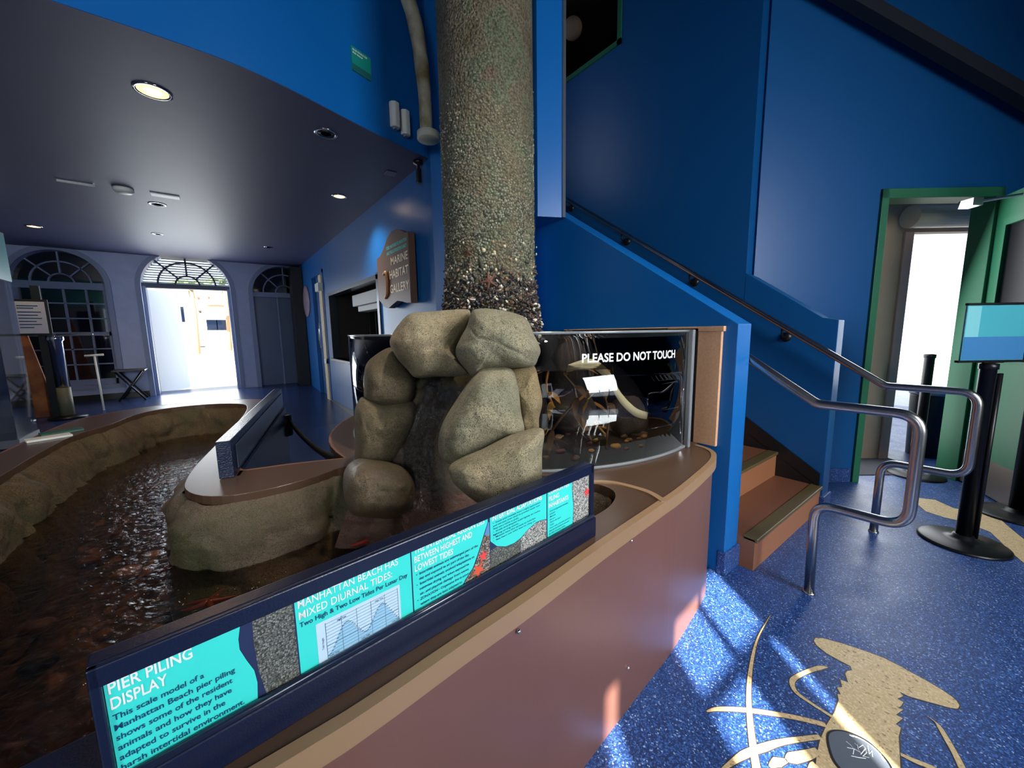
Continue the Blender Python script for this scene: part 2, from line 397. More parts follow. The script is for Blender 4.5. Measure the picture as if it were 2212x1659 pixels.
# hall ceiling, back and left walls, with window openings
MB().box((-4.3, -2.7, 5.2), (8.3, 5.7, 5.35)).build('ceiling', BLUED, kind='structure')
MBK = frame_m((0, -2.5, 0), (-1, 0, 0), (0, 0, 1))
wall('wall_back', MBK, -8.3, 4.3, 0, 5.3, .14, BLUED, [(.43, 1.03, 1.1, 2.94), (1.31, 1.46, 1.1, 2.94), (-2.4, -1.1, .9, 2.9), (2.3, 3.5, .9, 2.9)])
wall('wall_left', frame_m((-4, 0, 0), (0, 1, 0), (0, 0, 1)), -2.6, 9.6, 0, 5.3, .12, FARW)
SHADE = mat('white_sun_block', srgb(225, 228, 230), .8)  # translucent sheet for the unseen sun blockers
_nt = SHADE.node_tree; _tr = _nt.nodes.new('ShaderNodeBsdfTranslucent'); _tr.inputs[0].default_value = (.75, .8, .85, 1)
_mx = _nt.nodes.new('ShaderNodeMixShader'); _nt.links.new(_nt.nodes['Principled BSDF'].outputs[0], _mx.inputs[1]); _nt.links.new(_tr.outputs[0], _mx.inputs[2])
_nt.links.new(_mx.outputs[0], [n for n in _nt.nodes if n.type == 'OUTPUT_MATERIAL'][0].inputs[0])
MB().box((-2.4, .9, -.13), (-1.1, 2.9, -.12), MBK).box((2.3, .9, -.13), (3.5, 2.9, -.12), MBK).build('sun_block_shade', SHADE, kind='structure')  # unseen sheets added to keep direct sun out of both windows
mw = MB()
mw.box((.715, 1.1, -.09), (.735, 2.88, -.05), MBK)
mw.box((.43, 2.60, -.09), (1.03, 2.625, -.05), MBK).box((1.31, 2.60, -.09), (1.46, 2.625, -.05), MBK)
for xa in (-2.4, 2.3):
    for k in (1, 2): mw.box((xa+k*.42, .9, -.09), (xa+k*.42+.03, 2.9, -.05), MBK)
    for k in range(1, 5): mw.box((xa, .9+k*.4, -.09), (xa+1.25, .925+k*.4, -.05), MBK)
mw.build('window_4', WHITEW, kind='structure')
nt_ = obj('window_notice', *(lambda m: (m.v, m.f))(MB().box((.50, 1.3, -.045), (.68, 2.58, -.04), MBK)), WHITE)
tag(nt_, 'tall paper notice taped inside the back window pane', 'notice')
# dark bar laid across the door wall at the top right
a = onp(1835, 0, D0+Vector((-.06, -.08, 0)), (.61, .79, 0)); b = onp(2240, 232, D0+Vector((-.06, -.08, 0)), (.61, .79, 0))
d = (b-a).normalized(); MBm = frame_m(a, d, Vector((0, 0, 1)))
MB().box((-.6, -.045, -.02), ((b-a).length+1.6, .03, .06), MBm).build('trim_2', mat('dark_bar', srgb(16, 20, 32), .6), kind='structure')
# terrazzo bases
mb = MB().prism([(1.865, .755), (2.035, .755), (2.035, .80), (1.865, .80)], 0, .115)
mb.build('baseboard_newel', TERR, kind='structure', bevel=.006)
MB().box((3.055, .665, 0), (3.215, .72, .10)).build('baseboard_stair_end', TERR, kind='structure', bevel=.005)
MB().box((-.82, 0, 0), (-.01, .11, .012), MD).box((.86, 0, 0), (5.3, .11, .012), MD).build('baseboard_door_side', TERR, kind='structure', bevel=.003)
MB().box((-7.04, .0, 0), (-3.1, .10, .012), MW1).build('baseboard_gallery', mat('dark_rubber_base', srgb(24, 32, 54), .35), kind='structure')

# ---- far wall with arches
YF = 9.2
def arch(xc, hw, z0, zs, n=20, rz=None):
    rz = rz or hw
    return [(xc-hw, z0)]+[(xc-hw*math.cos(PI*i/n), zs+rz*math.sin(PI*i/n)) for i in range(n+1)]+[(xc+hw, z0)]
MF = frame_m((0, YF, 0), (1, 0, 0), (0, 0, 1))
def loops_wall(name, M, loops, z0, z1, m, **kw):
    V, Fc = fill_mesh(loops, z0, z1); return obj(name, [M @ v for v in V], Fc, m, **kw)
A1 = arch(-1.86, .50, .44, 2.07); A2 = arch(-.31, .62, .16, 2.09, rz=.60); A3 = arch(1.22, .56, .16, 2.03)
loops_wall('wall_far', MF, [[(-4.2, -.1), (1.75, -.1), (1.75, 2.95), (-4.2, 2.95)], A1, A2, A3], -.38, 0, FARW, kind='structure')
def casing(name, xc, hw, z0, zs, wd=.07, rz=None):
    o = arch(xc, hw+wd, z0-(wd if z0 > .2 else 0), zs, rz=(rz or hw)+wd); i = arch(xc, hw, z0, zs, rz=rz)
    if z0 > .2: lp = [o, i]
    else:
        lp = [o+i[::-1]]
    loops_wall(name, MF, lp, 0.001, .03, TRIMW, kind='structure')
casing('trim_3', -1.86, .50, .44, 2.07); casing('trim_4', -.31, .62, .16, 2.09, rz=.60); casing('trim_5', 1.22, .56, .16, 2.03)
def bars(mb, pts, wd, z0=-.16, z1=-.12):
    for p, q in zip(pts, pts[1:]):
        p = Vector((p[0], p[1], 0)); q = Vector((q[0], q[1], 0)); d = (q-p); L = d.length
        if L < 1e-5: continue
        mb.box((-.002, -wd/2, z0), (L+.002, wd/2, z1), MF @ frame_m(p, d, Vector((-d.y, d.x, 0))))
def fan(mb, xc, hw, zs, wd=.02, **kw):
    for r in (.28, .66):
        bars(mb, [(xc-hw*r*math.cos(PI*i/16), zs+hw*r*math.sin(PI*i/16)) for i in range(17)], wd, **kw)
    for a in (45, 90, 135):
        a = math.radians(a); bars(mb, [(xc+hw*.28*math.cos(a), zs+hw*.28*math.sin(a)), (xc+hw*math.cos(a), zs+hw*math.sin(a))], wd, **kw)
# window 1: dark arched sash window
mb = MB(); fan(mb, -1.86, .50, 2.09)
mb.box((-2.36, 1.99, -.18), (-1.36, 2.10, -.08), MF).box((-2.36, 1.25, -.18), (-1.36, 1.31, -.1), MF).box((-2.36, .44, -.18), (-1.36, .53, -.1), MF)
mb.box((-2.36, .44, -.18), (-2.31, 2.07, -.1), MF).box((-1.41, .44, -.18), (-1.36, 2.07, -.1), MF)
for x in (-2.11, -1.86, -1.61): mb.box((x-.012, .5, -.16), (x+.012, 2.0, -.12), MF)
for z in (.78, 1.03, 1.53, 1.77): mb.box((-2.34, z-.01, -.16), (-1.38, z+.01, -.12), MF)
wo = mb.build('window_1', TRIMW, kind='structure')
loops_wall('window_glass', MF, [A1], -.17, -.15, DGLASS, parent=wo)
# doorway fanlight with horizontal blind
mb = MB(); fan(mb, -.31, .62, 2.13, wd=.028)
mb.box((-.93, 2.07, -.2), (.31, 2.15, -.06), MF)
fo = mb.build('window_2', mat('dark_fan_bars', srgb(50, 62, 92), .5), kind='structure')
sb = MB()
for i in range(11):
    z = 2.17+i*.042; hw = .62*math.sqrt(max(.02, 1-((z-2.09)/.60)**2))
    sb.box((-.31-hw, z, -.26), (-.31+hw, z+.022, -.24), MF)
sb.build('blind', mat('white_blind_slat', srgb(215, 236, 238), .5), parent=fo)
mb = MB().box((-.93, .16, -.3), (-.88, 2.09, -.05), MF).box((.26, .16, -.3), (.31, 2.09, -.05), MF)
mb.build('door_2', TRIMW, kind='structure')
# open white leaf outside left
o = MB().box((-.90, .1, 9.55), (-.86, .1, 9.6)) if False else None
lf = MB().box((0, .16, -.025), (.92, 2.07, .025), frame_m((-.92, YF+.42, 0), (.42, .9, 0), (0, 0, 1))).build('door_3', FROST, kind='structure', bevel=.004)
# third arch: closed grey double doors
mb = MB(); fan(mb, 1.22, .56, 2.07)
mb.box((.66, 1.98, -.2), (1.78, 2.07, -.06), MF); mb.box((1.06, .16, -.16), (1.09, 1.98, -.09), MF)
d4 = mb.build('door_4', TRIMW, kind='structure')
MB().box((.66, .16, -.2), (1.78, 1.98, -.14), MF).box((.69, 1.55, -.14), (1.04, 1.57, -.13), MF).build('door_panel', mat('grey_blue_door', srgb(78, 96, 128), .4), parent=d4)
loops_wall('fanlight_glass', MF, [A3], -.2, -.18, DGLASS, parent=d4)
MB().box((1.30, 8.85, .1), (1.49, 9.18, 2.55)).build('trim_6', BLACK, kind='structure')
MB().box((-2.6, YF-.02, .17), (-1.0, YF-.001, .28)).build('baseboard_far', BLACK, kind='structure')

# ---- outside the far doorway
V = [(-40, 9.6, -.1), (40, 9.6, -.1), (60, 120, 1.5), (-60, 120, 1.5)]
obj('pavement', V, [(0, 1, 2, 3)], CONC, kind='structure')
obj('pavement', [(3.3, 1.3, -.02), (12, -5.5, -.02), (40, 5, -.02), (30, 9.5, -.02), (3.3, 9.5, -.02)], [(0, 1, 2, 3, 4)], CONC, kind='structure')
HC = [srgb(216, 208, 190), srgb(188, 172, 150), srgb(224, 222, 214), srgb(176, 186, 190)]
desc = ['pale cream hillside house with low roof', 'tan hillside house beyond the doorway', 'white hillside house furthest right', 'blue grey hillside house between its neighbours', 'cream upper house on the hill', 'tan upper house at the hilltop']
for i, (x, y, wd, hh, z) in enumerate(((-2.6, 40, 2.6, 3.4, 1.2), (.9, 50, 2.2, 3.0, 1.4), (3.4, 41, 2.4, 3.2, 1.2), (.1, 40, 1.6, 2.4, .9), (1.9, 66, 4, 3, 3.5), (-3.4, 66, 4, 3, 3.4))):
    t = thing('house', (x, y, z), desc[i], 'house', 'houses on the hill beyond the doorway')
    MB().box((x-wd/2, y, z-3), (x+wd/2, y+4, z+hh)).build('walls', mat('house_wall_%d' % (i % 4), HC[i % 4], .8), t)
    MB().box((x-wd/2-.2, y-.3, z+hh), (x+wd/2+.2, y+4.3, z+hh+.3)).build('roof', mat('house_roof', srgb(150, 120, 104), .8), t)
    for k in range(2):
        MB().box((x-wd*.35+k*wd*.4, y-.05, z+hh*.35), (x-wd*.35+k*wd*.4+.7, y+.02, z+hh*.7)).build('window', DGLASS, t)
for i, (x, y, hh) in enumerate(((-.9, 30, 4.2), (.75, 33, 4.8), (1.9, 30, 3.6))):
    t = thing('palm_tree', (x, y, 0), ['short palm tree left of the others beyond the doorway', 'tallest palm tree in the middle beyond the doorway', 'lowest palm tree at the right beyond the doorway'][i], 'tree', 'palm trees beyond the doorway')
    MB().tube([(x, y, 0), (x+.05, y, hh*.6), (x, y, hh)], .12, 8).build('trunk', mat('palm_trunk', srgb(140, 116, 90), .9), t, smooth=True)
    mb = MB()
    for k in range(11):
        a = k*2*PI/11; ca, sa = math.cos(a), math.sin(a)
        pts = [(x+ca*r, y+sa*r, hh+.5*math.sin(r*1.7)-.35*r*r) for r in (0, .4, .8, 1.2)]
        for p, q, wd in zip(pts, pts[1:], (.12, .2, .1)):
            mb.add([(p[0]-sa*wd, p[1]+ca*wd, p[2]-.1), (p[0], p[1], p[2]+.03), (p[0]+sa*wd, p[1]-ca*wd, p[2]-.1), (q[0]-sa*wd, q[1]+ca*wd, q[2]-.1), (q[0], q[1], q[2]+.03), (q[0]+sa*wd, q[1]-ca*wd, q[2]-.1)], [(0, 1, 4, 3), (1, 2, 5, 4)])
    mb.build('fronds', mat('palm_green', srgb(104, 128, 70), .8), t)

# ---- stairs
t = None
NR = 17; RISE = .170; RUN = .262
for k in range(NR):
    y0 = .69+k*RUN; z1 = RISE*(k+1)-.008
    if y0 > 3.8: break
    s = MB().box((2.021, y0, 0), (3.069, y0+RUN+.001, z1)).build('stair', STEP, kind='structure')
    if k < 7:
        MB().box((2.022, y0+.01, z1), (3.068, y0+RUN, z1+.004)).build('tread', STEPT, s)
        MB().box((2.021, y0-.012, z1-.012), (3.069, y0+.055, z1+.008)).build('nosing', NOSE, s, bevel=.004)
MB().prism([(.70, .165), (.70, .25), (4.09, .25+SL*3.39), (4.09, .165+SL*3.2)], 3.058, 3.0699, MX).build('trim_7', BLACK, kind='structure')
MB().prism([(.70, .0), (.70, .25), (4.09, .25+SL*3.39), (4.09, 0)], 3.062, 3.0695, MX).build('trim_8', BLACK, kind='structure')

# ================================================================== TOUCH POOL
ZD = .64
FRONT = [(-1.05, .53), (-.5, .53), (.013, .536), (.134, .54), (.305, .558), (.485, .575), (.754, .61), (1.097, .647), (1.239, .662), (1.484, .703), (1.64, .735), (1.74, .775), (1.80, .83), (1.822, .90)]
front = [(p.x, p.y) for p in smooth_path(FRONT, 4)]
TC = Vector((1.6, 1.97, 0)); TR = 1.055
def circ(r, a0, a1, n): return [(TC.x+r*math.cos(math.radians(a0+(a1-a0)*i/n)), TC.y+r*math.sin(math.radians(a0+(a1-a0)*i/n))) for i in range(n+1)]
rdk = circ(1.19, 96, 187, 16)
peninsula = [(p.x, p.y) for p in smooth_path([(.30, 1.87), (.19, 1.905), (.08, 1.93), (.035, 1.97), (.07, 2.2), (.16, 2.6), (.25, 3.0), (.335, 3.4), (.37, 3.7), (.32, 3.98), (.12, 4.2), (-.19, 4.29), (-.42, 4.3), (-.66, 4.18), (-.82, 3.95), (-.88, 3.6), (-.90, 3.2), (-.93, 2.8), (-.95, 2.2), (-1.05, 1.4), (-1.05, .8)], 3)]
outer = front+[(1.878, .93), (1.878, 1.9), (1.69, 1.93), (1.5, 2.96), (1.498, 3.15)]+rdk[0:]+peninsula
POOL = [(-.86, .74), (-.80, 1.4), (-.775, 2.0), (-.763, 2.5), (-.75, 2.92), (-.71, 3.3), (-.60, 3.56), (-.53, 3.87), (-.40, 4.06), (-.19, 4.10), (0, 4.03), (.13, 3.88), (.15, 3.7), (.12, 3.4), (.06, 3.05), (0, 2.75), (-.06, 2.45), (-.12, 2.15), (-.145, 1.95), (-.14, 1.82), (-.09, 1.71), (0, 1.645), (.13, 1.63), (.28, 1.66), (.40, 1.70), (.55, 1.60), (.72, 1.37), (.88, 1.18), (1.0, 1.04), (1.05, .93), (1.075, .86), (1.055, .80), (.98, .755), (.88, .735), (.6, .72), (.2, .69), (-.3, .68)]
pool = [(p.x, p.y) for p in smooth_path(POOL, 3, closed=True)]
tp = thing('touch_pool', (.3, 2.2, 0), 'large brown topped touch pool with mauve front and rock lined water', 'touch pool')
V, Fc = fill_mesh([outer, pool], ZD-.035, ZD); top = obj('countertop', V, Fc, DECK, tp, bevel=.003)
def ribbon(name, pts, z0, z1, m, parent, th=.01, **kw):
    P = [Vector((p[0], p[1], 0)) for p in pts]; v = []; f = []
    for i, p in enumerate(P):
        t = (P[min(i+1, len(P)-1)]-P[max(i-1, 0)]).normalized(); n = Vector((-t.y, t.x, 0))*th
        v += [(p.x, p.y, z0), (p.x, p.y, z1), (p.x+n.x, p.y+n.y, z1), (p.x+n.x, p.y+n.y, z0)]
    for i in range(len(P)-1):
        a = i*4; b_ = a+4
        f += [(a, b_, b_+1, a+1), (a+1, b_+1, b_+2, a+2), (a+2, b_+2, b_+3, a+3), (a+3, b_+3, b_, a)]
    f += [(0, 1, 2, 3), (len(v)-4, len(v)-3, len(v)-2, len(v)-1)]
    return obj(name, v, f, m, parent, **kw)
ribbon('edge_trim', [(x, y-.003) for x, y in front], ZD-.04, ZD+.0035, TAN, tp, th=.022)
ribbon('front_panel', [(x, y+.012) for x, y in front], 0, ZD-.038, MAUVE, tp, th=.02, smooth=False)
rest = rdk+peninsula
ribbon('side_panel', [(x+(TC.x-x)*.01, y) for x, y in rdk[:]]+[(x, y) for x, y in peninsula][:2], 0.005, ZD-.038, MAUVE, tp, th=.02)
ribbon('side_panel', peninsula[2:], 0.005, ZD-.038, MAUVE, tp, th=.02)
ribbon('edge_trim', rdk+peninsula, ZD-.036, ZD+.001, mat('brown_edge', srgb(122, 84, 62), .35), tp, th=.012)
ST = smooth_path([(1.0, .915), (1.06, .90), (1.105, .855), (1.125, .79), (1.13, .72), (1.105, .655)], 4)
ribbon('seam_trim', [(p.x, p.y) for p in ST], ZD, ZD+.006, TAN, tp, th=.022)
for px, py in ((1363, 1167), (1120, 1363), (1356, 1442), (1513, 1052)):
    q = on(px, py, 1, .66)
    # find the panel under that pixel
    best = min(front, key=lambda p: abs(p[0]/p[1]-(ray(px, py).x/ray(px, py).y)))
    d_ = ray(px, py); k = (best[1]+.01)/d_.y; q = EYE+d_*k
    MB().lathe([(.0, -.002), (.005, -.002), (.005, .003), (.002, .006)], (0, 0, 0), 10, Matrix.Translation(q) @ Matrix.Rotation(PI/2, 4, 'X')).build('screw', CHROME, tp, smooth=True)

# rock lining: inner face of the pool
def rock_band(name, path, z0, z1, m, parent, amp=.05, seed=0, inward=1, cell=.33, closed=False, undercut=.03, base=0):
    P = smooth_path(path, 10)
    # resample
    L = [0]
    for a_, b_ in zip(P, P[1:]): L.append(L[-1]+(b_-a_).length)
    n = int(L[-1]/.016); Q = []; j = 0
    for i in range(n+1):
        s = L[-1]*i/n
        while j < len(L)-2 and L[j+1] < s: j += 1
        t_ = (s-L[j])/max(1e-6, L[j+1]-L[j]); Q.append((P[j].lerp(P[j+1], t_), s))
    rnd = random.Random(seed); cuts = [0]; 
    while cuts[-1] < L[-1]+cell: cuts.append(cuts[-1]+cell*rnd.uniform(.7, 1.4))
    K = 26; v = []; f = []
    for i, (p, s) in enumerate(Q):
        t_ = (Q[min(i+1, n)][0]-Q[max(i-1, 0)][0]).normalized(); nn = Vector((t_.y, -t_.x, 0))*inward
        for k in range(K+1):
            h = k/K; z = z1+(z0-z1)*h
            ss = s+.06*math.sin(h*3+seed)+.03*noise.noise(Vector((s*4, h*3, seed)))
            c = max(q for q in cuts if q <= max(ss, 0)+1e-6); nx = cuts[min(cuts.index(c)+1, len(cuts)-1)]
            u = (ss-c)/(nx-c) if nx > c else .5
            bul = max(0, 1-abs(2*u-1)**5)**.6
            e = amp*(.2+.8*bul)*min(1, (h*6)**.6)
            e += .026*noise.fractal(Vector((p.x*7, p.y*7, z*7+seed)), 1, 2, 5)-.016*max(0, .12-abs(noise.noise(Vector((p.x*6, p.y*6, z*6-seed)))))*8
            e += base*h
            v.append((p.x+nn.x*e, p.y+nn.y*e, z))
    for i in range(n):
        for k in range(K):
            a_ = i*(K+1)+k; f.append((a_, a_+1, a_+K+2, a_+K+1))
    return obj(name, v, f, m, parent, smooth=True)
rock_band('rock_lining', [POOL[i] for i in range(0, 16)], .12, ZD-.03, ROCKR, tp, amp=.06, seed=3, base=.09)
rock_band('rock_lining', [POOL[i] for i in range(15, 26)], .12, ZD-.028, ROCKI, tp, amp=.075, seed=11, cell=.42, base=.02)
rock_band('rock_lining', [POOL[i] for i in range(28, 37)]+[POOL[0]], .12, ZD-.03, ROCKW, tp, amp=.03, seed=5, base=.02)
# floor of the pool
bed = mat('pool_bed', srgb(66, 38, 20), .8)
nt = bed.node_tree; b = nt.nodes['Principled BSDF']
v1 = tex(nt, 'ShaderNodeTexVoronoi', 16); n1 = tex(nt, 'ShaderNodeTexNoise', 9, 8)
c_ = ramp(nt, n1.outputs['Fac'], [(.30, srgb(30, 20, 14)), (.44, srgb(104, 72, 42)), (.56, srgb(46, 36, 24)), (.68, srgb(164, 120, 74)), (.8, srgb(110, 66, 46))])
c2_ = ramp(nt, v1.outputs['Distance'], [(0, (1, 1, 1, 1)), (.6, (.25, .25, .25, 1))])
nt.links.new(mixc(nt, 1.0, c_, c2_, 'MULTIPLY'), b.inputs['Base Color'])
g = 70; v = []; f = []
for i in range(g+1):
    for j in range(g+1):
        x = -1.0+2.15*i/g; y = .6+3.65*j/g
        z = .20+.11*noise.fractal(Vector((x*3.2, y*3.2, 3)), 1, 2, 5)+.03*noise.noise(Vector((x*19, y*19, 0)))
        v.append((x, y, z))
for i in range(g):
    for j in range(g): a_ = i*(g+1)+j; f.append((a_, a_+g+1, a_+g+2, a_+1))
def inside(x, y, P):
    r = False
    for (x1, y1), (x2, y2) in zip(P, P[1:]+P[:1]):
        if (y1 > y) != (y2 > y) and x < (x2-x1)*(y-y1)/(y2-y1)+x1: r = not r
    return r
poolb = [(p[0], p[1]) for p in pool]
def near_in(x, y):
    return inside(x, y, poolb) or any((x-a_)**2+(y-b_)**2 < .0064 for a_, b_ in poolb)
f = [q for q in f if near_in(*[sum(v[i][k] for i in q)/4 for k in (0, 1)])]
obj('pool_bed', v, f, bed, tp, smooth=True)
V, Fc = fill_mesh([[(x, y) for x, y in pool]], .4, .405)
n_ = len(V)//2
obj('water', V[:n_], [q for q in Fc if all(i < n_ for i in q)], WATER, tp)
# stones and animals in the pool
def blob(name, c, r, m, parent=None, seed=0, amp=.25, n=3, **kw):
    bm = bmesh.new(); bmesh.ops.create_icosphere(bm, subdivisions=n, radius=1)
    for q in bm.verts:
        d_ = q.co.normalized(); k = 1+amp*noise.noise(d_*1.4+Vector((seed, seed*2, 0)))+amp*.4*noise.noise(d_*4+Vector((0, seed, 0)))
        q.co = Vector((d_.x*r[0]*k, d_.y*r[1]*k, d_.z*r[2]*k))
    vs = [q.co+Vector(c) for q in bm.verts]; fs = [[x.index for x in q.verts] for q in bm.faces]; bm.free()
    return obj(name, vs, fs, m, parent, smooth=True, **kw)
rnd = random.Random(4)
PST = [mat('pool_stone_brown', srgb(96, 60, 34), .6, bump=.6, bscale=30), mat('pool_stone_dark', srgb(38, 28, 20), .6, bump=.6, bscale=30), mat('pool_stone_tan', srgb(148, 112, 74), .6, bump=.6, bscale=30)]
cnt = 0
while cnt < 46:
    x, y = rnd.uniform(-.75, .8), rnd.uniform(.8, 3.6)
    if not inside(x, y, poolb) or min((x-a_)**2+(y-b_)**2 for a_, b_ in poolb) < .012: continue
    r = rnd.uniform(.02, .05)
    z = .20+.11*noise.fractal(Vector((x*3.2, y*3.2, 3)), 1, 2, 5)
    o = blob('pool_stone', (x, y, z+r*.35), (r, r*rnd.uniform(.7, 1.2), r*.6), PST[cnt % 3], seed=cnt, n=2)
    tag(o, 'small %s stone lying on the bed of the touch pool' % ('brown', 'near black', 'tan')[cnt % 3], 'stone', 'small %s stones on the pool bed' % ('brown', 'near black', 'tan')[cnt % 3]); cnt += 1
def star(name, c, R, m, parent=None, nrm=(0, 0, 1), rot=0, h=.25, rad=.13, arms=5, kind=None, curl=0):
    """five armed sea star with ridged arms"""
    N = Vector(nrm).normalized(); e = N.orthogonal().normalized(); g_ = N.cross(e)
    mb = MB(); C_ = Vector(c)
    for k in range(arms):
        a_ = rot+2*PI*k/arms; pts = []; rr = []
        for i in range(7):
            t_ = i/6; aa = a_+curl*t_*math.sin(k*2.3)
            pts.append(C_+(e*math.cos(aa)+g_*math.sin(aa))*(R*t_)+N*(R*rad*.35*(1-t_))); rr.append(max(.0015, R*rad*(1.45-1.2*t_)))
        mb.tube(pts, .01, 8, rr=rr)
    mb.lathe([(0.001, R*rad*1.2), (R*rad*1.6, R*rad*.7), (R*rad*1.8, 0)], (0, 0, 0), 12, Matrix.Translation(C_) @ N.to_track_quat('Z', 'Y').to_matrix().to_4x4())
    return mb.build(name, m, parent, smooth=True)
q = on(805, 1165, 2, .42); tag(star('sea_star', (q.x, q.y, .43), .085, RED, rot=.4, curl=.4), 'bright red sea star at the foot of the rock waterfall', 'sea star')
q = on(385, 1215, 2, .40); tag(star('sea_star', (q.x, q.y, .395), .06, RED, rot=1.1, curl=.5), 'dull red sea star at the foot of the mossy rock tip', 'sea star')
q = on(455, 1330, 2, .3); tag(star('sea_star', (q.x, q.y, .345), .07, mat('dark_red_star', srgb(104, 34, 26), .5), rot=.2, curl=.5), 'dark red sea star under water beside the long label rail', 'sea star')

# ================================================================== LABEL RAIL IN FRONT
LU = Vector((1, .0925, 0)).normalized(); LO = Vector((0, .581, 0)); LN = Vector((-LU.y, LU.x, 0))
ML = frame_m(LO, LU, (0, 0, 1))       # x along, y up, z towards camera
lr = thing('label_rail', (.3, .62, ZD), 'long navy label rail with turquoise pier piling text panels along the front', 'sign')
MB().box((-.62, ZD, -.115), (.786, .695, 0), ML).build('base', NAVY, lr, bevel=.003)
fr = MB().box((-.145, .695, -.040), (.782, .845, -.014), ML)
fr.box((-.145, .820, -.014), (.782, .845, -.006), ML).box((-.145, .672, -.014), (-.135, .845, -.006), ML).box((.767, .70, -.014), (.782, .845, -.006), ML)
fr.build('frame', NAVY, lr, bevel=.002)
MB().tube([ML @ Vector((-.145, .699, -.004)), ML @ Vector((.775, .702, -.004))], .006, 10).build('bottom_rail', mat('navy_gloss_rail', srgb(26, 34, 56), .18), lr, smooth=True)
MB().box((-.1345, .697, -.0139), (.7665, .8215, -.0128), ML).build('backing', mat('dark_navy_print', srgb(34, 46, 84), .5), lr)
def poly_l(name, pts, m, z=-.0122, parent=lr):
    me = MB(); n = len(pts)
    v = [ML @ Vector((p[0], p[1], z)) for p in pts]; bm = bmesh.new()
    vs = [bm.verts.new(x) for x in v]; es = [bm.edges.new((vs[i], vs[(i+1) % n])) for i in range(n)]
    bmesh.ops.triangle_fill(bm, edges=es, use_beauty=True); bm.verts.index_update()
    V_ = [x.co.copy() for x in bm.verts]; F_l = [[x.index for x in q.verts] for q in bm.faces]; bm.free()
    return obj(name, V_, F_l, m, parent)
ZT = .8215; ZB = .697
wave = [(-.008, ZT), (-.012, .80), (-.012, .785), (-.006, .765), (.001, .745), (.003, .725), (.001, ZB)]
p1 = poly_l('pier_piling_panel', [(-.1345, ZB), (-.1345, ZT)]+wave, TEAL)
p2 = poly_l('tides_panel', [(.056, ZB), (.056, ZT), (.2395, ZT), (.2395, ZB)], TEAL)
p3 = poly_l('intertidal_panel', [(.242, ZB), (.242, ZT), (.416, ZT), (.416, .81), (.404, .785), (.39, .755), (.375, .727), (.355, .71), (.345, ZB)], TEAL)
p4 = poly_l('adaptations_panel', [(.422, .765), (.422, ZT), (.597, ZT), (.597, .752), (.58, .756), (.56, .757), (.535, .750), (.51, .738), (.49, .734), (.465, .736), (.44, .747)], TEAL)
p5 = poly_l('inhabitants_panel', [(.6005, ZB), (.6005, ZT), (.6955, ZT), (.694, .80), (.697, .775), (.700, .75), (.699, .725), (.697, ZB)], TEAL)
def photo_mat(name, a_, b_, c_, sc):
    m = mat(name, a_, .5); nt = m.node_tree; b = nt.nodes['Principled BSDF']
    v_ = tex(nt, 'ShaderNodeTexVoronoi', sc); v_.inputs['Randomness'].default_value = 1
    s = nt.nodes.new('ShaderNodeSeparateColor'); nt.links.new(v_.outputs['Color'], s.inputs['Color'])
    k = ramp(nt, s.outputs[0], [(.2, a_), (.5, b_), (.8, c_)])
    d_ = ramp(nt, v_.outputs['Distance'], [(.2, (1, 1, 1, 1)), (.75, (.12, .12, .12, 1))])
    nt.links.new(mixc(nt, 1, k, d_, 'MULTIPLY'), b.inputs['Base Color']); return m
PH1 = photo_mat('barnacle_photo_grey', srgb(120, 122, 112), srgb(96, 98, 90), srgb(160, 164, 156), 420)
PH2 = photo_mat('barnacle_photo_white', srgb(216, 214, 204), srgb(150, 146, 136), srgb(236, 236, 230), 330)
PH3 = photo_mat('shore_photo', srgb(168, 140, 116), srgb(90, 76, 66), srgb(205, 200, 190), 380)
poly_l('piling_photo', [(.012, ZB+.004), (.006, .74), (.004, .785), (.005, ZT), (.054, ZT), (.054, ZB+.004)], PH1)
poly_l('shore_photo', [(.349, ZB), (.357, .709), (.378, .727), (.393, .755), (.406, .785), (.417, .805), (.420, .805), (.420, ZB)], PH3)
poly_l('shore_sky', [(.406, .785), (.417, .809), (.420, .809), (.420, .782)], mat('photo_blue', srgb(92, 140, 196), .5), z=-.0119)
poly_l('barnacle_photo', [(.422, ZB), (.422, .744), (.44, .7455), (.465, .7345), (.49, .7325), (.508, .7365), (.508, ZB)], PH1, z=-.0124)
poly_l('mussel_photo', [(.510, ZB), (.510, .7365), (.535, .7485), (.56, .7555), (.58, .7545), (.597, .7505), (.597, ZB)], PH2, z=-.0124)
poly_l('mussel_photo', [(.699, ZB), (.701, .725), (.702, .75), (.699, .775), (.696, .80), (.6975, ZT), (.7665, ZT), (.7665, ZB)], PH2, z=-.0124)
def star_l(cx, cz, R, rot, m):
    pts = []
    for k in range(10):
        a_ = rot+k*PI/5; r = R if k % 2 == 0 else R*.4
        pts.append((cx+r*math.cos(a_), cz+r*math.sin(a_)))
    poly_l('sea_star_print', pts, m, z=-.0115)
star_l(.402, .741, .014, .3, mat('pink_red_print', srgb(232, 70, 66), .5)); star_l(.388, .716, .018, .9, ORNG)
star_l(.757, .772, .016, .5, mat('pink_red_print', srgb(232, 70, 66), .5))
def tl(name, s, x, z, h, m, wd=None, bold=0, par=lr, line=1.0):
    return text(name, s, ML @ Matrix.Translation((x, z, -.0120)), m, par, height=h, width=wd, bold=bold, thick=.0008, line=line)
hb = .018
tl('title_text', 'PIER PILING', -.1315, .8045, .0145, WHITE, .073, hb, p1)
tl('title_text', 'DISPLAY', -.1315, .7850, .0145, WHITE, .048, hb, p1)
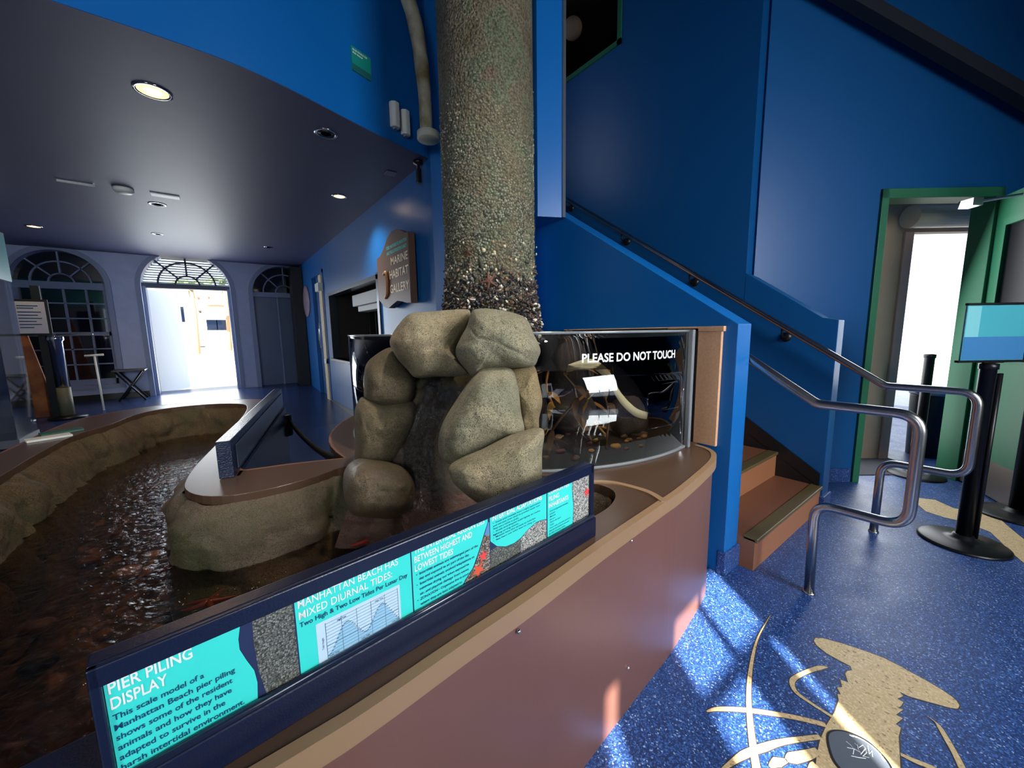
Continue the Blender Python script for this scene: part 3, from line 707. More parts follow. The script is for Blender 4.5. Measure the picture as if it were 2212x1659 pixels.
for i, (s, wd) in enumerate((('This scale model of a', .081), ('Manhattan Beach pier piling', .112), ('shows some of the resident', .108), ('animals and how they have', .106), ('adapted to survive in the', .098), ('harsh intertidal environment.', .118))):
    tl('body_text', s, -.1315, .7705-.0130*i, .0075, DARKT, wd, .012, p1)
tl('title_text', 'MANHATTAN BEACH HAS', .0600, .8060, .0125, WHITE, .156, 0.008, p2)
tl('title_text', 'MIXED DIURNAL TIDES:', .0600, .7880, .0125, WHITE, .144, 0.008, p2)
tl('body_text', 'Two High & Two Low Tides Per Lunar Day', .0600, .7755, .0078, DARKT, .172, .012, p2)
ch = poly_l('tide_chart', [(.081, ZB), (.081, .768), (.2165, .768), (.2165, ZB)], CHARTB, z=-.0119, parent=lr)
def cz(x): # tide curve
    t_ = (x-.094)/.118
    return .708+.018*(1-math.cos(t_*4*PI))*1.0+.012*math.sin(t_*PI)*.6
xs = [.094+.118*i/40 for i in range(41)]
poly_l('tide_fill', [(xs[0], .7035)]+[(x, cz(x)) for x in xs]+[(xs[-1], .7035)], CHARTF, z=-.0116)
gl = MB()
for k in range(12): gl.box((.094, .7035+.0053*k-.0002, -.0113), (.212, .7035+.0053*k+.0002, -.0112), ML)
for k in range(6): gl.box((.094+.0236*k-.0003, .7035, -.0113), (.094+.0236*k+.0003, .7635, -.0112), ML)
gl.box((.094, .7240, -.0113), (.212, .7250, -.0111), ML)
for x, y in zip(xs, xs[1:]): gl.box((x, cz(x)-.0005, -.0112), (y, cz(x)+.0007, -.0110), ML)
gl.build('chart_lines', mat('chart_line_ink', srgb(84, 110, 136), .5), lr)
for s, x, z in (('High Tide', .111, .7575), ('High Tide', .172, .7575), ('Low Tide', .146, .7050), ('Low Tide', .097, .7050), ('Low Tide', .199, .7050)):
    tl('chart_text', s, x, z, .003, DARKT, .014, .01)
for k, s in enumerate(('0', '5', '10', '15', '20', '25')): tl('chart_text', s, .0925+.0236*k, .6985, .0028, DARKT, None, .01)
Mv = ML @ Matrix.Translation((.0900, .722, -.0119)) @ Matrix.Rotation(PI/2, 4, 'Z')
text('chart_text', 'Tidal Height', Mv, DARKT, lr, height=.003, width=.02, thick=.0008)
for i, (s, wd) in enumerate((('THE INTERTIDAL REGION LIES', .160), ('BETWEEN HIGHEST AND', .128), ('LOWEST TIDES', .082))):
    tl('title_text', s, .2465, .8115-.0170*i, .0120, WHITE, wd, hb, p3)
for i, (s, wd) in enumerate((('•  Intertidal animals are submerged part of the', .140), ('   day and exposed to air part of the day.', .118), ('•  Intertidal animals evolved adaptations to', .130), ('   minimize drying out when exposed to', .116), ('   air, and physical damage from waves.', .116), ('•  ZONATION - Organisms live in zones', .116), ('   where they are best adapted to', .098))):
    tl('body_text', s, .2485 if s[0] != ' ' else .2545, .7680-.0100*i, .0052, DARKT, wd-(.006 if s[0] == ' ' else 0), .01, p3)
tl('title_text', 'INTERTIDAL ADAPTATIONS', .4270, .8080, .0115, WHITE, .153, hb, p4)
for i, s in enumerate(('•  Snails and mussels have a tight operculum', 'and can seal their shell to prevent water loss.', 'They use a radula to graze.', '•  Snails and limpets hold tightly to rocks,', 'fighting strong waves.', '•  Mussels have thin threads to hold fast.', '•  Sea stars use tube feet to cling on.')):
    tl('body_text', s, .4290, .8010-.0066*i, .0036, DARKT, .145 if i < 5 and i not in (2, 4) else (.075 if i in (2, 4) else .13), .006, p4)
for i, (s, wd) in enumerate((('COMMON PIER', .078), ('PILING', .038), ('INHABITANTS', .074))):
    tl('title_text', s, .6045, .8115-.0170*i, .0118, WHITE, wd, hb, p5)
for i, (s, wd) in enumerate((('- Acorn and gooseneck barnacles', .072), ('- Limpets', .022), ('- Mussels', .024), ('- Sea stars', .022), ('- Ochre sea stars', .044), ('- Snails', .018), ('- Shore crabs, anemones and more', .082), ('that can be found on the pier', .078), ('at the lowest tides', .062))):
    tl('body_text', s, .6050, .7665-.0072*i, .0038, DARKT, wd, .006, p5)

# ================================================================== TANK
tk = thing('display_tank', (1.6, 1.97, ZD), 'round fronted acrylic tank reading PLEASE DO NOT TOUCH with dark kelp inside', 'aquarium')
def arc_wall(name, r0, r1, a0, a1, z0, z1, m, parent, n=64, **kw):
    mb = MB(); A = circ(r0, a0, a1, n); B = circ(r1, a0, a1, n); v = []; f = []
    for (x, y), (X, Y) in zip(A, B): v += [(x, y, z0), (x, y, z1), (X, Y, z1), (X, Y, z0)]
    for i in range(n):
        a_ = i*4; b_ = a_+4; f += [(a_, b_, b_+1, a_+1), (a_+1, b_+1, b_+2, a_+2), (a_+2, b_+2, b_+3, a_+3), (a_+3, b_+3, b_, a_)]
    f += [(0, 1, 2, 3), (4*n, 4*n+1, 4*n+2, 4*n+3)]
    return obj(name, v, f, m, parent, smooth=True, **kw)
AT0, AT1 = 277.5, 96
arc_wall('acrylic_front', TR, TR-.004, 277.5-360, -360+96, ZD, 1.192, GLASS, tk, n=96)
arc_wall('rim', TR+.002, TR-.022, 277.5-360, -360+96, 1.190, 1.2, mat('acrylic_rim', srgb(120, 126, 130), .15, spec=.8), tk, n=96)
arc_wall('sealant', TR+.008, TR-.012, 277.5-360, -360+96, ZD, ZD+.012, mat('grey_sealant', srgb(112, 116, 120), .5), tk, n=96, bevel=.003)
MB().box((1.742, .905, ZD), (1.765, .93, 1.2)).build('sealant', mat('grey_sealant', srgb(112, 116, 120), .5), tk, bevel=.004)
DARK = mat('tank_back', srgb(20, 16, 13), .7, var=.4, vscale=5)
MB().box((1.855, .94, ZD), (1.874, 1.9, 1.205)).box((1.62, 1.88, ZD), (1.87, 1.92, 1.205)).build('back_wall', DARK, tk)
V, Fc = fill_mesh([circ(TR-.012, -82, -264, 40)], ZD, ZD+.01)
obj('tank_bed', V, Fc, DARK, tk)
V, Fc = fill_mesh([circ(TR-.006, -82, -264, 40)], 1.045, 1.048); n_ = len(V)//2
obj('water', V[:n_], [q for q in Fc if all(i < n_ for i in q)], TWATER, tk)
# lettering wrapped round the glass
def wrap_text(s, a0, a1, z, h, m, parent, r=TR+.0015):
    cu = bpy.data.curves.new('t', 'FONT'); cu.body = s; cu.size = 1; cu.offset = .022; cu.resolution_u = 3
    t_ = bpy.data.objects.new('t', cu); me = bpy.data.meshes.new_from_object(t_)
    xs = [v.co.x for v in me.vertices]; x0, x1 = min(xs), max(xs); V = []
    for v in me.vertices:
        a_ = math.radians(a0+(a1-a0)*(v.co.x-x0)/(x1-x0)); V.append((TC.x+r*math.cos(a_), TC.y+r*math.sin(a_), z+v.co.y*h/.72))
    F = [list(p.vertices) for p in me.polygons]
    bpy.data.objects.remove(t_); bpy.data.curves.remove(cu); bpy.data.meshes.remove(me)
    return obj('lettering', V, F, m, parent)
def glass_ang(px, py=775):
    d = ray(px, py); h = Vector((d.x, d.y, 0)).normalized(); c = TC.dot(h); t_ = c-math.sqrt(c*c-TC.length_squared+TR*TR)
    p = h*t_; return math.degrees(math.atan2(p.y-TC.y, p.x-TC.x)), EYE.z+d.z/Vector((d.x, d.y)).length*t_
a0_, z0_ = glass_ang(1257, 783); a1_, _z = glass_ang(1457, 776); _a, z1_ = glass_ang(1257, 764)
wrap_text('PLEASE DO NOT TOUCH', a0_, a1_, z0_, z1_-z0_, WHITE, tk)
# tan panel and top trim at the right of the tank
MB().box((1.858, .832, ZD), (1.879, 1.052, 1.19)).build('end_panel', TANP, tk, bevel=.002)
MB().box((1.855, .822, 1.19), (1.879, 1.10, 1.214)).box((1.866, 1.10, 1.207), (1.879, 1.86, 1.214)).build('top_trim', TANP, tk, bevel=.002)
TRK = rock_mat('dark_tank_rock', srgb(40, 32, 24), srgb(56, 40, 28), srgb(34, 28, 24), srgb(14, 11, 9))
for i, (x, y, r, h_) in enumerate(((1.05, 1.75, .16, .34), (1.66, 1.62, .15, .36), (1.22, 1.50, .12, .22), (1.50, 1.42, .13, .16), (1.70, 1.22, .11, .15), (.85, 2.1, .14, .30))):
    tag(blob('tank_rock', (x, y, ZD+h_*.75), (r, r*.9, h_*.75), TRK, seed=i+20, amp=.3), ['tall dark rock left of the column in the tank', 'tall dark rock at the back wall of the tank', 'low dark rock in the middle of the tank', 'low dark rock behind the kelp frond in the tank', 'small dark rock nearest the tan panel in the tank', 'dark rock at the far left side of the tank'][i], 'rock', 'dark rocks inside the display tank')
# kelp and shells in the tank
KELP = mat('kelp_brown', srgb(150, 108, 44), .5); KELPD = mat('kelp_dark', srgb(70, 50, 28), .5)
rnd = random.Random(9)
for i in range(6):
    x, y = [(1.35, 1.45), (1.12, 1.62), (1.55, 1.3), (1.25, 1.25), (1.66, 1.5), (1.45, 1.15)][i]
    mb = MB(); pts = [Vector((x+.05*math.sin(k*.9+i), y+.04*math.cos(k*.7+i*2), ZD+.01+k*.05)) for k in range(8)]
    mb.tube(pts, .006, 6)
    for k in range(1, 8):
        p = pts[k]; a_ = rnd.uniform(0, 6.28); L_ = rnd.uniform(.10, .2)
        d_ = Vector((math.cos(a_), math.sin(a_), rnd.uniform(-.5, .4))).normalized(); s_ = Vector((-d_.y, d_.x, .2)).normalized()
        for j in range(4):
            t0, t1 = j/4, (j+1)/4; w0, w1 = .017*math.sin(PI*(t0*.9+.08)), .017*math.sin(PI*(t1*.9+.08))
            dz0, dz1 = -.06*t0*t0, -.06*t1*t1
            A_ = p+d_*L_*t0+Vector((0, 0, dz0)); B_ = p+d_*L_*t1+Vector((0, 0, dz1))
            mb.add([A_-s_*w0, A_+s_*w0, B_+s_*w1, B_-s_*w1], [(0, 1, 2, 3)])
    tag(mb.build('kelp', (KELP if i in (0, 2, 4) else KELPD), smooth=True), ['yellow brown kelp plant in the middle of the tank', 'dark kelp plant nearest the column in the tank', 'yellow brown kelp plant right of the middle of the tank', 'dark kelp plant near the front of the tank', 'yellow brown kelp plant by the back wall of the tank', 'dark kelp plant nearest the tan panel in the tank'][i], 'kelp', 'kelp plants in the display tank')
mb = MB(); bl = mat('pale_kelp_blade', srgb(190, 176, 140), .45)
pts = smooth_path([(1.28, 1.25, 1.03), (1.38, 1.2, 1.05), (1.47, 1.17, .99), (1.54, 1.15, .88), (1.62, 1.12, .80), (1.70, 1.1, .77)], 6)
v = []; f = []
for k, p in enumerate(pts):
    t_ = k/(len(pts)-1); w_ = .018+.006*math.sin(t_*PI)
    v += [p+Vector((0, -.003, w_)), p+Vector((0, .004, -w_)), p+Vector((0, .006, -w_)), p+Vector((0, -.001, w_))]
for k in range(len(pts)-1): f += [(4*k+a_, 4*k+(a_+1) % 4, 4*k+4+(a_+1) % 4, 4*k+4+a_) for a_ in range(4)]
tag(obj('kelp', v, f, bl, smooth=True), 'pale broad kelp frond arching through the tank water', 'kelp')
for i in range(26):
    a_ = rnd.uniform(-1.95, -1.35) if i % 2 else rnd.uniform(-2.6, -1.4); r_ = rnd.uniform(.55, .98)
    p = (TC.x+r_*math.cos(a_), TC.y+r_*math.sin(a_), ZD+.02)
    if p[0] > 1.82: continue
    s_ = rnd.uniform(.012, .03)
    tag(blob('shell', p, (s_, s_*.8, s_*.5), [mat('amber_shell', srgb(186, 140, 66), .5), mat('dark_red_weed', srgb(84, 36, 30), .6), mat('brown_shell', srgb(112, 84, 58), .5)][i % 3], seed=i, n=2), ['amber', 'dark red', 'brown'][i % 3]+' shell lying on the floor of the display tank', 'shell', ['amber', 'dark red', 'brown'][i % 3]+' shells on the tank floor')

# ================================================================== COLUMN
PC = Vector((1.386, 2.02, 0)); PR = .272
pm = mat('encrusted_concrete', srgb(120, 106, 80), .9); nt = pm.node_tree; b = nt.nodes['Principled BSDF']
n1 = tex(nt, 'ShaderNodeTexNoise', 5, 6); n2 = tex(nt, 'ShaderNodeTexNoise', 90, 4); v1 = tex(nt, 'ShaderNodeTexVoronoi', 75)
c_ = ramp(nt, n1.outputs['Fac'], [(.3, srgb(104, 92, 66)), (.5, srgb(128, 116, 92)), (.6, srgb(112, 120, 92)), (.72, srgb(128, 104, 88))])
gr_ = ramp(nt, n2.outputs['Fac'], [(.35, (.35, .35, .35, 1)), (.6, (1.0, 1.0, 1.0, 1))])
c_ = mixc(nt, 1, c_, gr_, 'MULTIPLY')
tc = nt.nodes.new('ShaderNodeTexCoord'); sx = nt.nodes.new('ShaderNodeSeparateXYZ'); nt.links.new(tc.outputs['Object'], sx.inputs[0])
mr = nt.nodes.new('ShaderNodeMapRange'); mr.inputs['From Min'].default_value = 2.1; mr.inputs['From Max'].default_value = 1.1
mr.inputs['To Min'].default_value = 0; mr.inputs['To Max'].default_value = .9
nt.links.new(sx.outputs[2], mr.inputs['Value'])
vb = ramp(nt, v1.outputs['Distance'], [(.15, srgb(176, 176, 160)), (.35, srgb(122, 126, 104)), (.6, srgb(52, 56, 46))])
n4 = tex(nt, 'ShaderNodeTexNoise', 9, 4); mm = nt.nodes.new('ShaderNodeMath'); mm.operation = 'MULTIPLY'; mm.use_clamp = True
q4 = ramp(nt, n4.outputs['Fac'], [(.4, (.2, .2, .2, 1)), (.6, (1, 1, 1, 1))])
nt.links.new(mr.outputs['Result'], mm.inputs[0]); nt.links.new(q4, mm.inputs[1])
nt.links.new(mixc(nt, mm.outputs[0], c_, vb), b.inputs['Base Color'])
bp = nt.nodes.new('ShaderNodeBump'); bp.inputs['Strength'].default_value = .9; bp.inputs['Distance'].default_value = .012
ad = nt.nodes.new('ShaderNodeMath'); ad.operation = 'ADD'; nt.links.new(n2.outputs['Fac'], ad.inputs[0]); nt.links.new(v1.outputs['Distance'], ad.inputs[1])
nt.links.new(ad.outputs[0], bp.inputs['Height']); nt.links.new(bp.outputs[0], b.inputs['Normal'])
cl = thing('pier_piling', (PC.x, PC.y, ZD), 'tall round barnacle crusted concrete pier piling rising behind the boulders', 'column')
v = []; f = []; NA = 96; NZ = 150
for k in range(NZ+1):
    z = ZD+(5.2-ZD)*k/NZ if k > 80 else ZD+1.9*k/80
    for j in range(NA):
        a_ = 2*PI*j/NA; rough = .010*max(0, min(1, (2.5-z)/.9))
        r = PR+.004*noise.noise(Vector((math.cos(a_)*3, math.sin(a_)*3, z*3)))+rough*noise.fractal(Vector((math.cos(a_)*6, math.sin(a_)*6, z*18)), 1, 2, 3)
        v.append((PC.x+r*math.cos(a_), PC.y+r*math.sin(a_), z))
v = sorted(range(len(v)), key=lambda i: i) and v
for k in range(NZ):
    for j in range(NA): f.append((k*NA+j, k*NA+(j+1) % NA, (k+1)*NA+(j+1) % NA, (k+1)*NA+j))
zs = [ZD+1.9*k/80 for k in range(81)]+[ZD+1.9+(5.2-ZD-1.9)*(k+1)/(NZ-80) for k in range(NZ-80)]
v = [(p[0], p[1], zs[i//NA]) for i, p in enumerate(v)]
obj('shaft', v, f, pm, cl, smooth=True)
def on_col(a_, z, r=PR): return Vector((PC.x+r*math.cos(a_), PC.y+r*math.sin(a_), z)), Vector((math.cos(a_), math.sin(a_), 0))
AV = math.atan2(-PC.y, -PC.x)           # side that faces the visitor
rnd = random.Random(12)
# barnacles: little open cones
mb = MB(); mb2 = MB()
def cone(mb, p, n, r, h):
    u = n.orthogonal().normalized(); w_ = n.cross(u); k = 6; v = []
    for (rr_, hh) in ((r, 0), (r*.55, h), (r*.3, h*.55)):
        for j in range(k): a_ = 2*PI*j/k; v.append(p+(u*math.cos(a_)+w_*math.sin(a_))*rr_+n*hh)
    mb.add(v, [(i*k+j, i*k+(j+1) % k, (i+1)*k+(j+1) % k, (i+1)*k+j) for i in range(2) for j in range(k)])
cl_ = [(AV+rnd.uniform(-1.7, 1.7), 1.22+1.25*rnd.random()**1.6, rnd.uniform(.02, .09)) for _ in range(110)]
for i in range(3400):
    c = rnd.choice(cl_)
    if rnd.random() < .75: a_ = c[0]+rnd.gauss(0, c[2])*2.4; z = c[1]+rnd.gauss(0, c[2])*.8
    else: a_ = AV+rnd.uniform(-1.8, 1.8); z = 1.2+1.1*rnd.random()**1.4
    if z < 1.15: continue
    p, n = on_col(a_, z, PR-.001); r = rnd.uniform(.003, .0065)*(1.25 if z < 1.6 else 1)
    cone(mb if rnd.random() < .7 else mb2, p, n, r, r*rnd.uniform(.6, 1.1))
mb.build('barnacle_crust', mat('barnacle_grey', srgb(124, 126, 110), .8), cl, kind='stuff')
mb2.build('barnacle_crust', mat('barnacle_cream', srgb(166, 156, 132), .8), cl, kind='stuff')
# mussels: pointed oval shells in a thick skirt
def mussel(mb, p, d_, n, L_):
    s_ = d_.cross(n).normalized(); v = []; k = 8
    for t_, w_ in ((0, .02), (.18, .55), (.45, .95), (.75, 1.0), (.93, .6), (1, .08)):
        c = p+d_*L_*t_
        for j in range(k): a_ = 2*PI*j/k; v.append(c+s_*math.cos(a_)*L_*.24*w_+n*(math.sin(a_)*L_*.15*w_))
    mb.add(v, [(i*k+j, i*k+(j+1) % k, (i+1)*k+(j+1) % k, (i+1)*k+j) for i in range(5) for j in range(k)])
mbs = [MB(), MB(), MB()]
for i in range(3000):
    z = 1.13+.37*rnd.random()**1.25
    if i % 9 == 0: z += rnd.uniform(0, .12)
    a_ = AV+rnd.uniform(-2.0, 2.0)
    th = max(0, (1.46-z)/.28)*.040
    p, n = on_col(a_, z, PR+rnd.uniform(0, 1)*th); tn = Vector((-n.y, n.x, 0))
    low = z < 1.38
    d_ = (n*(.9 if low else .35)+tn*rnd.uniform(-.9, .9)+Vector((0, 0, rnd.uniform(-.8, .8)))).normalized()
    nn = (n+Vector((rnd.uniform(-.6, .6), rnd.uniform(-.6, .6), rnd.uniform(-.3, .9)))).normalized(); nn = (nn-d_*nn.dot(d_)).normalized()
    m_ = rnd.random(); mussel(mbs[0 if m_ < .58 else (1 if m_ < .92 else 2)], p-d_*.01, d_, nn, rnd.uniform(.022, .044))
for b_, m in zip(mbs, (mat('mussel_dark', srgb(48, 46, 46), .35, bump=.3, bscale=90), mat('mussel_brown', srgb(92, 72, 58), .4), mat('mussel_pale', srgb(202, 194, 178), .45))):
    b_.build('mussel_cluster', m, cl, smooth=True, kind='stuff')
def col_at(px, py):
    d_ = ray(px, py); h = Vector((d_.x, d_.y, 0)).normalized(); c = PC.dot(h); k = c-math.sqrt(max(0, c*c-PC.length_squared+PR*PR))
    p = h*k; p.z = EYE.z+d_.z/Vector((d_.x, d_.y)).length*k; n = (p-PC); n.z = 0; return p, n.normalized()
for i, (px, py, R, m, lab, rot) in enumerate(((1057, 608, .052, srgb(104, 66, 54), 'reddish brown sea star, largest on the column', .3), (972, 600, .04, srgb(70, 54, 42), None, .2), (1014, 545, .032, srgb(84, 58, 44), None, .8), (966, 632, .03, srgb(46, 50, 48), None, .6))):
    p, n = col_at(px, py); star('sea_star', p+n*.014, R, mat('col_star_%d' % i, m, .7, bump=.5, bscale=200), cl, nrm=n, rot=rot+PI/2, curl=.3, rad=.17)
for (px, py, s_, c, nm) in ((1040, 571, .022, srgb(66, 66, 50), 'chiton'), (1133, 604, .013, srgb(72, 72, 60), 'chiton')):
    p, n = col_at(px, py); tn = Vector((-n.y, n.x, 0)); mb = MB()
    for k in range(8):
        t_ = (k-3.5)/4; w_ = s_*.62*math.sqrt(max(.05, 1-t_*t_)); c_ = p+Vector((0, 0, -t_*s_*1.5))+tn*t_*s_*.4
        mb.lathe([(w_, 0), (w_*.9, s_*.3), (w_*.3, s_*.5), (.001, s_*.52)], (0, 0, 0), 12, Matrix.Translation(c_) @ n.to_track_quat('Z', 'Y').to_matrix().to_4x4() @ Matrix.Diagonal((1, .6, 1, 1)))
    mb.build(nm, mat('chiton_olive', c, .6), cl, smooth=True)
for i in range(46):
    px, py = rnd.uniform(965, 1160), rnd.uniform(520, 660)
    if i == 0: px, py = 1045, 541
    p, n = col_at(px, py); r = rnd.uniform(.006, .009) if i else .012
    MB().lathe([(r, 0), (r*.95, r*.3), (r*.5, r*.75), (.0004, r*.9)], (0, 0, 0), 10, Matrix.Translation(p+n*.004) @ (n+Vector((rnd.uniform(-.3, .3), 0, rnd.uniform(-.3, .3)))).to_track_quat('Z', 'Y').to_matrix().to_4x4()).build('limpet', mat('limpet_%d' % (i % 3), (srgb(206, 190, 160), srgb(172, 130, 104), srgb(190, 184, 150))[i % 3], .7), cl, smooth=True)

# ================================================================== ROCK WATERFALL
rw = thing('rock_waterfall', (.75, 1.3, .4), 'stacked grey brown boulders with water running down in front of the column', 'waterfall')
def boulder(name, pts, sx, ox, oy, dist, th, m, seed, flat=.55, tilt=0.0, facet=.02):
    P = [(ox+x/sx, oy+y/sx) for x, y in pts]
    A_ = sum(P[i][0]*P[(i+1) % len(P)][1]-P[(i+1) % len(P)][0]*P[i][1] for i in range(len(P)))
    cx_ = sum(p[0] for p in P)/len(P); cy_ = sum(p[1] for p in P)/len(P)
    d_ = ray(cx_, cy_); h = Vector((d_.x, d_.y, 0)).normalized()
    base = Vector((0, 0, 1.2))+h*dist; nrm = (-h+Vector((0, 0, tilt))).normalized()
    P3 = [onp(px, py, base, nrm) for px, py in P]
    ctr = onp(cx_, cy_, base, nrm); ex = Vector((-h.y, h.x, 0)); ey = nrm.cross(ex)*-1
    Q = []
    rs = smooth_path([tuple(p) for p in P3], 9, closed=True)
    N_ = len(rs); v = []; f = []; K = 26
    side = []
    for sgn in (1, -1):
        for k in range(K if sgn == 1 else K+1):
            t_ = math.sin((k+ (0 if sgn == 1 else 0))/K*PI/2)   # 0..1 radius
            side.append((sgn, t_, k))
    rings = [(1, math.sin((k+1)/K*PI/2)) for k in range(K)]+[(-1, math.sin((K-k)/K*PI/2)) for k in range(1, K)]
    cF = ctr+nrm*th; cB = ctr-nrm*th
    v.append(cF)
    for sgn, t_ in rings:
        for p in rs:
            q = ctr+(p-ctr)*t_; dd = th*(1-t_**2.6)**flat
            v.append(q+nrm*dd*sgn)
    v.append(cB)
    out = []
    for q in v:
        o_ = (q-ctr); o_ = o_.normalized() if o_.length > 1e-6 else nrm
        cell = noise.cell(Vector((0, 0, 0)))
        s_ = Vector((seed*1.7, seed, 0))
        vd = noise.voronoi(q*4.5+s_)[0]; e = facet*(vd[0]*.9+.9*min(.25, vd[1]-vd[0]))+.014*noise.noise(q*6+s_)+.008*noise.fractal(q*18+s_, 1, 2, 4)-.010*max(0, .35-abs(noise.noise(q*7+s_*2))*6)
        rimk = abs((q-ctr).dot(nrm))/th
        out.append(q+nrm*e*(.3+rimk)*(1 if (q-ctr).dot(nrm) >= 0 else -1)-o_*0)
    n_ = len(rs)
    for j in range(n_): f.append((0, 1+j, 1+(j+1) % n_))
    for i in range(len(rings)-1):
        for j in range(n_): f.append((1+i*n_+j, 1+(i+1)*n_+j, 1+(i+1)*n_+(j+1) % n_, 1+i*n_+(j+1) % n_))
    L_ = len(out)-1
    for j in range(n_): f.append((L_, 1+(len(rings)-1)*n_+(j+1) % n_, 1+(len(rings)-1)*n_+j))
    return obj(name, out, f, m, rw, smooth=True)
S1 = (4.424, 700, 640); S2 = (2.765, 700, 650)
boulder('boulder', [(632, 460), (655, 360), (760, 215), (850, 160), (1000, 148), (1150, 135), (1330, 125), (1395, 150), (1375, 280), (1300, 400), (1262, 500), (1290, 620), (1385, 735), (1250, 762), (1050, 765), (880, 775), (790, 690), (700, 590)], *S1, 1.52, .15, ROCK, 1)
boulder('boulder', [(1405, 165), (1450, 125), (1560, 118), (1700, 135), (1860, 175), (1950, 240), (2000, 360), (2062, 500), (2045, 580), (1985, 670), (1750, 690), (1500, 712), (1425, 765), (1360, 700), (1275, 590), (1262, 500), (1310, 390), (1365, 290)], *S1, 1.38, .16, ROCKG, 2)
boulder('boulder', [(640, 490), (740, 600), (850, 770), (865, 900), (820, 1010), (700, 1050), (560, 1045), (400, 985), (382, 860), (395, 670), (480, 570)], *S1, 1.66, .13, ROCKD, 3)
boulder('boulder', [(385, 960), (560, 1030), (820, 1000), (900, 1120), (830, 1330), (700, 1570), (600, 1660), (420, 1640), (305, 1580), (298, 1400), (292, 1120), (325, 1010)], *S1, 1.68, .16, ROCKD, 4, tilt=.15)
boulder('boulder', [(1500, 700), (1650, 680), (1790, 700), (1850, 850), (1880, 1100), (1900, 1290), (1700, 1350), (1450, 1480), (1250, 1590), (1130, 1530), (1095, 1400), (1140, 1200), (1290, 950), (1400, 790)], *S1, 1.30, .17, ROCKG, 5, tilt=.1)
boulder('boulder', [(1740, 690), (1900, 650), (2010, 670), (2060, 850), (2085, 1000), (2055, 1150), (2040, 1280), (1900, 1300), (1850, 1100), (1790, 850)], *S1, 1.38, .12, ROCKY, 6)
boulder('boulder', [(752, 985), (830, 930), (950, 880), (1120, 800), (1300, 762), (1298, 900), (1290, 1085), (1200, 1180), (1050, 1230), (930, 1200), (830, 1130), (765, 1060)], *S2, 1.20, .15, ROCK, 7, tilt=.25)
boulder('boulder', [(125, 1010), (195, 945), (300, 950), (400, 965), (480, 1000), (540, 1100), (520, 1220), (420, 1290), (300, 1290), (165, 1260), (118, 1140)], *S2, 1.60, .15, ROCKW, 8, tilt=.3, facet=.05)
boulder('wet_rock_face', [(520, 455), (700, 450), (880, 455), (860, 520), (760, 640), (560, 640), (520, 560)], *S2, 1.70, .06, rock_mat('ledge_rock', srgb(92, 82, 60), srgb(76, 70, 46), srgb(98, 84, 66), srgb(40, 34, 24), wet=.5), 13, facet=.03)
boulder('boulder', [(380, 560), (480, 600), (560, 640), (560, 800), (500, 900), (420, 960), (330, 900), (320, 700)], *S2, 1.66, .12, ROCKD, 16, facet=.04)
# thin sheet of running water over the face
WSH = clear_mat('running_water', (.92, .88, .88, 1), 1.4, .10, bump=1.0, bscale=75, add=.09)
ROWS = [(430, 500, 890, 1.68), (560, 470, 880, 1.60), (700, 400, 820, 1.55), (850, 360, 780, 1.51), (950, 350, 800, 1.47), (1050, 330, 850, 1.44), (1150, 230, 960, 1.41), (1250, 140, 1040, 1.40), (1330, 110, 1080, 1.41), (1480, 60, 1140, 1.43)]
def face_pt(s_, t_, off=0.0, rough=1.0):
    u = t_*(len(ROWS)-1); k = min(int(u), len(ROWS)-2); w_ = u-k
    y, x0, x1, dd = [ROWS[k][i]*(1-w_)+ROWS[k+1][i]*w_ for i in range(4)]
    d_ = ray(700+(x0+(x1-x0)*s_)/2.765, 650+y/2.765); h = Vector((d_.x, d_.y)).length
    p = EYE+d_*(dd/h)
    e = .05*noise.fractal(p*6+Vector((3, 1, 0)), 1, 2, 5)+.03*noise.noise(Vector((s_*9, t_*2.2, 5)))+.02*noise.noise(Vector((s_*3, t_*16, 1)))*(1 if t_ < .35 else .3)
    e = e*rough-.10*abs(2*s_-1)**3+off
    return EYE+d_*((dd-e)/h)
def face_sheet(name, t0, t1, s0, s1, m, off=0, rough=1.0, thick=.06, n1=90, n2=110):
    v = []; f = []
    for j in range(n2+1):
        for i in range(n1+1): v.append(face_pt(s0+(s1-s0)*i/n1, t0+(t1-t0)*j/n2, off, rough))
    for j in range(n2):
        for i in range(n1): a_ = j*(n1+1)+i; f.append((a_, a_+1, a_+n1+2, a_+n1+1))
    o = obj(name, v, f, m, rw, smooth=True)
    if thick:
        k = o.modifiers.new('solid', 'SOLIDIFY'); k.thickness = thick; k.offset = -1
        c = sum((p for p in v), Vector())/len(v)
    return o
PURP = rock_mat('dark_purple_wet_rock', srgb(84, 68, 56), srgb(98, 84, 60), srgb(80, 62, 62), srgb(34, 28, 24), wet=.9)
face_sheet('wet_rock_face', 0, .66, 0, 1, PURP, thick=0)
face_sheet('rock_apron', .66, 1, 0, 1, rock_mat('brown_apron_rock', srgb(96, 66, 52), srgb(120, 84, 66), srgb(78, 60, 46), srgb(50, 34, 26), wet=.6), thick=0)
v = []; f = []; g1, g2 = 30, 80
for j in range(g2+1):
    t_ = j/g2*.78
    for i in range(g1+1): v.append(face_pt(.30+.42*i/g1-.10*t_, t_, .014+.010*noise.noise(Vector((i*.55, t_*5, 2))), .9))
for j in range(g2):
    for i in range(g1): a_ = j*(g1+1)+i; f.append((a_, a_+1, a_+g1+2, a_+g1+1))
obj('running_water', v, f, WSH, rw, smooth=True)

